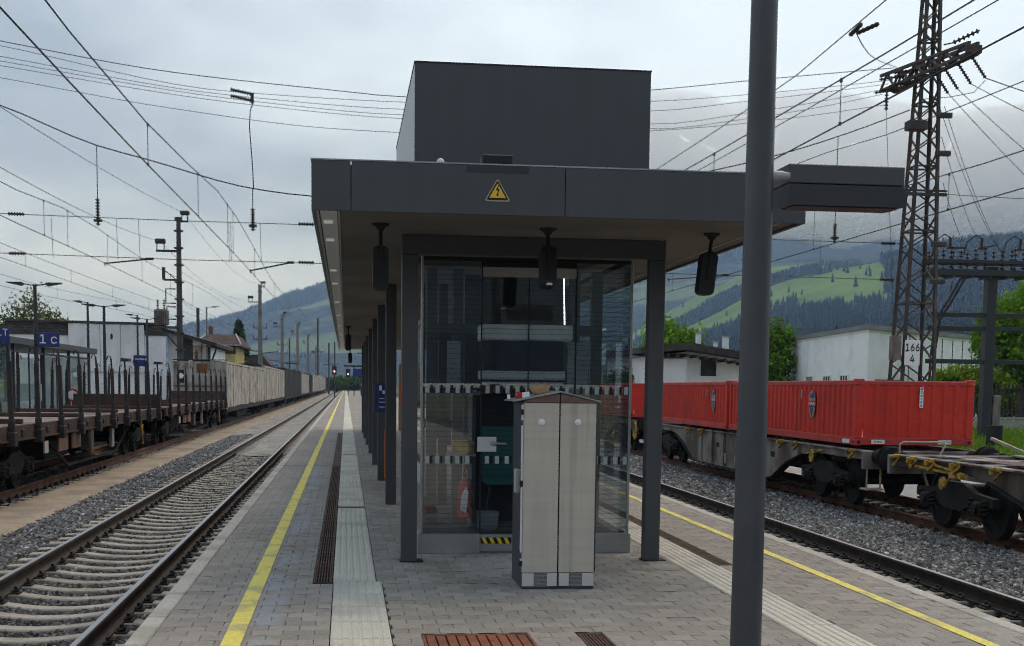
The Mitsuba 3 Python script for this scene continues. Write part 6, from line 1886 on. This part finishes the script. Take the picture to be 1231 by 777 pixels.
for z, nm in ((5.72, 'upper'), (4.74, 'lower')):
    k = thing('cross_span', f'{nm} taut cross span wire across all tracks with small insulators', 'wire')
    part(k, 'line', tube([(-14, 35, z + .12), (-8.6, 35, z + .06), (-4.3, 35, z), (0, 35, z - .02), (6, 35, z - .06), (11.5, 35, z - .08), (15.2, 35, z - .1)], .010, 5), 'm_wire')
    for x in (-8.28, -1.05, 14.7):
        zz = z + (.06 if x < -5 else 0 if x < 5 else -.10)
        part(k, 'insulator', insulator([x - .17, 35, zz], [x + .23, 35, zz], .055, 6), 'm_insulator')
    if nm == 'lower':
        for x0, x1, z0, z1 in ((-6.1, -4.95, 4.60, 4.74), (-2.45, -1.4, 4.5, 4.73), (8.6, 10.2, 4.52, 4.66)):
            part(k, 'steady_arm', join([tube([(x0, 35, z0), (x1, 35, z1)], .02, 5), tube([(x0, 35, z0 - .06), (x0, 35, z0 + .03)], .014, 4), bx(x1 - .12, x1 + .06, 34.97, 35.03, z1 - .03, z1 + .03)]), 'm_insulator')
    else:
        for x in (-7.4, -5.8, -5.25, -2.2, -2.95, -3.0, 12.8):
            part(k, 'dropper', tube([(x, 35, z), (x + .03, 35, z - 1.0)], .006, 4), 'm_wire')
# wires from the tower's cross arm to the switch gear frame and out of the picture
outs = [(21.5, 26.5, 6.6), (22.3, 29.5, 6.0), (24.5, 36, 5.0), (26.2, 40, 4.6)]
names = ('first', 'second', 'third', 'last')
for i, (a, b) in enumerate(zip(ends, outs)):
    wire('line_conductor', span(a, np.asarray(b), .25), f'{names[i]} conductor from the right, falling steeply from the tower arm insulators', WR * (1.3 if i == 0 else 1.0))
for i, (a, b) in enumerate((((15.75, 34.4, 9.2), (25.6, 49.6, 6.95)), ((15.9, 34.4, 9.2), (25.7, 49.7, 6.95)), ((15.85, 34.4, 8.4), (24.9, 49.6, 7.0)), ((16.0, 34.5, 7.2), (24.4, 49.6, 6.9)))):
    wire('down_lead', span(a, b, .35), ('left one of the paired leads from tower to switch gear', 'right one of the paired leads from tower to switch gear', 'single lead from the tower to the middle of the switch gear', 'lowest lead from the tower to the left end of the switch gear')[i], WR * .9)
wire('down_lead', span((14.98, 36.1, 9.4), (15.25, 35.6, 3.2), .0), 'thin lead dropping from the small insulator left of the tower', WR * .8)
wire('loop_wire', [ends[0] + [0, 0, -.05], (ends[0] + ends[1]) / 2 + [-.1, 0, -.28], ends[2] + [-.2, 0, -.2], ends[3] + [-.5, .3, -.1]], 'slack loop joining the conductors under the tower arm', WR)
wire('bracket_wire', span((15.8, 34.4, 6.9), (28, 31.5, 6.6), .15), 'wire leaving the tower bracket towards the right picture edge', WR * .9)
k = thing('wire_insulator_rod', 'single insulator right of the tower above the cross arm', 'insulator')
part(k, 'string', insulator([16.05, 34.4, 10.85], [16.6, 34.0, 11.1], .07, 6), 'm_insulator')
part(k, 'stay', tube([(15.85, 34.5, 10.82), (16.05, 34.4, 10.85)], .02, 5), 'm_wire')

# ------------------------------------------------------------------ far end: signals, signs, pillar
for i, (x, y, z, s) in enumerate(((-2.0, 230, 4.0, 'left one of three distant red signal lamps beyond the platform end'), (.35, 235, 3.6, 'middle one of three distant red signal lamps beyond the platform end'), (2.6, 235, 3.5, 'right one of three distant red signal lamps, beside the canopy column'))):
    k = thing('signal', s, 'signal')
    part(k, 'post', cyl([x, y, -.5], [x, y, z - .3], .09, n=8), 'm_lattice')
    part(k, 'head', bx(x - .38, x + .38, y, y + .25, z - .55, z + .95, .05), 'm_black')
    q = part(k, 'light', lathe([(0, .16), (.06, .16)], (x, y - .01, z), 14, (0, -1, 0)), 'm_red', label='lit pale red lamp')
    scene[q]['emitter'] = {'type': 'area', 'radiance': {'type': 'rgb', 'value': [.55, .20, .20]}}
k = thing('gantry_sign', 'dark blue sign board on two posts at the far end of the platform', 'sign')
part(k, 'board', bx(1.1, 3.0, 214, 214.1, 3.0, 4.3), 'm_blue_sign')
part(k, 'beam', bx(-.4, 3.2, 214.1, 214.25, 4.6, 4.85), 'm_dark')
for x in (1.2, 2.9):
    part(k, 'post', bx(x, x + .15, 214.1, 214.25, 0, 4.8), 'm_dark')
k = thing('far_lamp', 'thin far lamp post at the end of the platform', 'street lamp')
part(k, 'post', cyl([2.0, 150, 0], [2.0, 150, 5.2], .06, n=8), 'm_dark')
part(k, 'arm', bx(1.2, 2.8, 149.9, 150.1, 5.2, 5.28), 'm_dark')
k = thing('info_pillar', 'black information pillar with pale top at the far end of the platform', 'pillar')
part(k, 'body', bx(2.05, 2.5, 180, 180.4, 0, 1.6, .03), 'm_black')
part(k, 'cap', bx(2.0, 2.55, 179.95, 180.45, 1.6, 1.9, .03), 'm_galv')
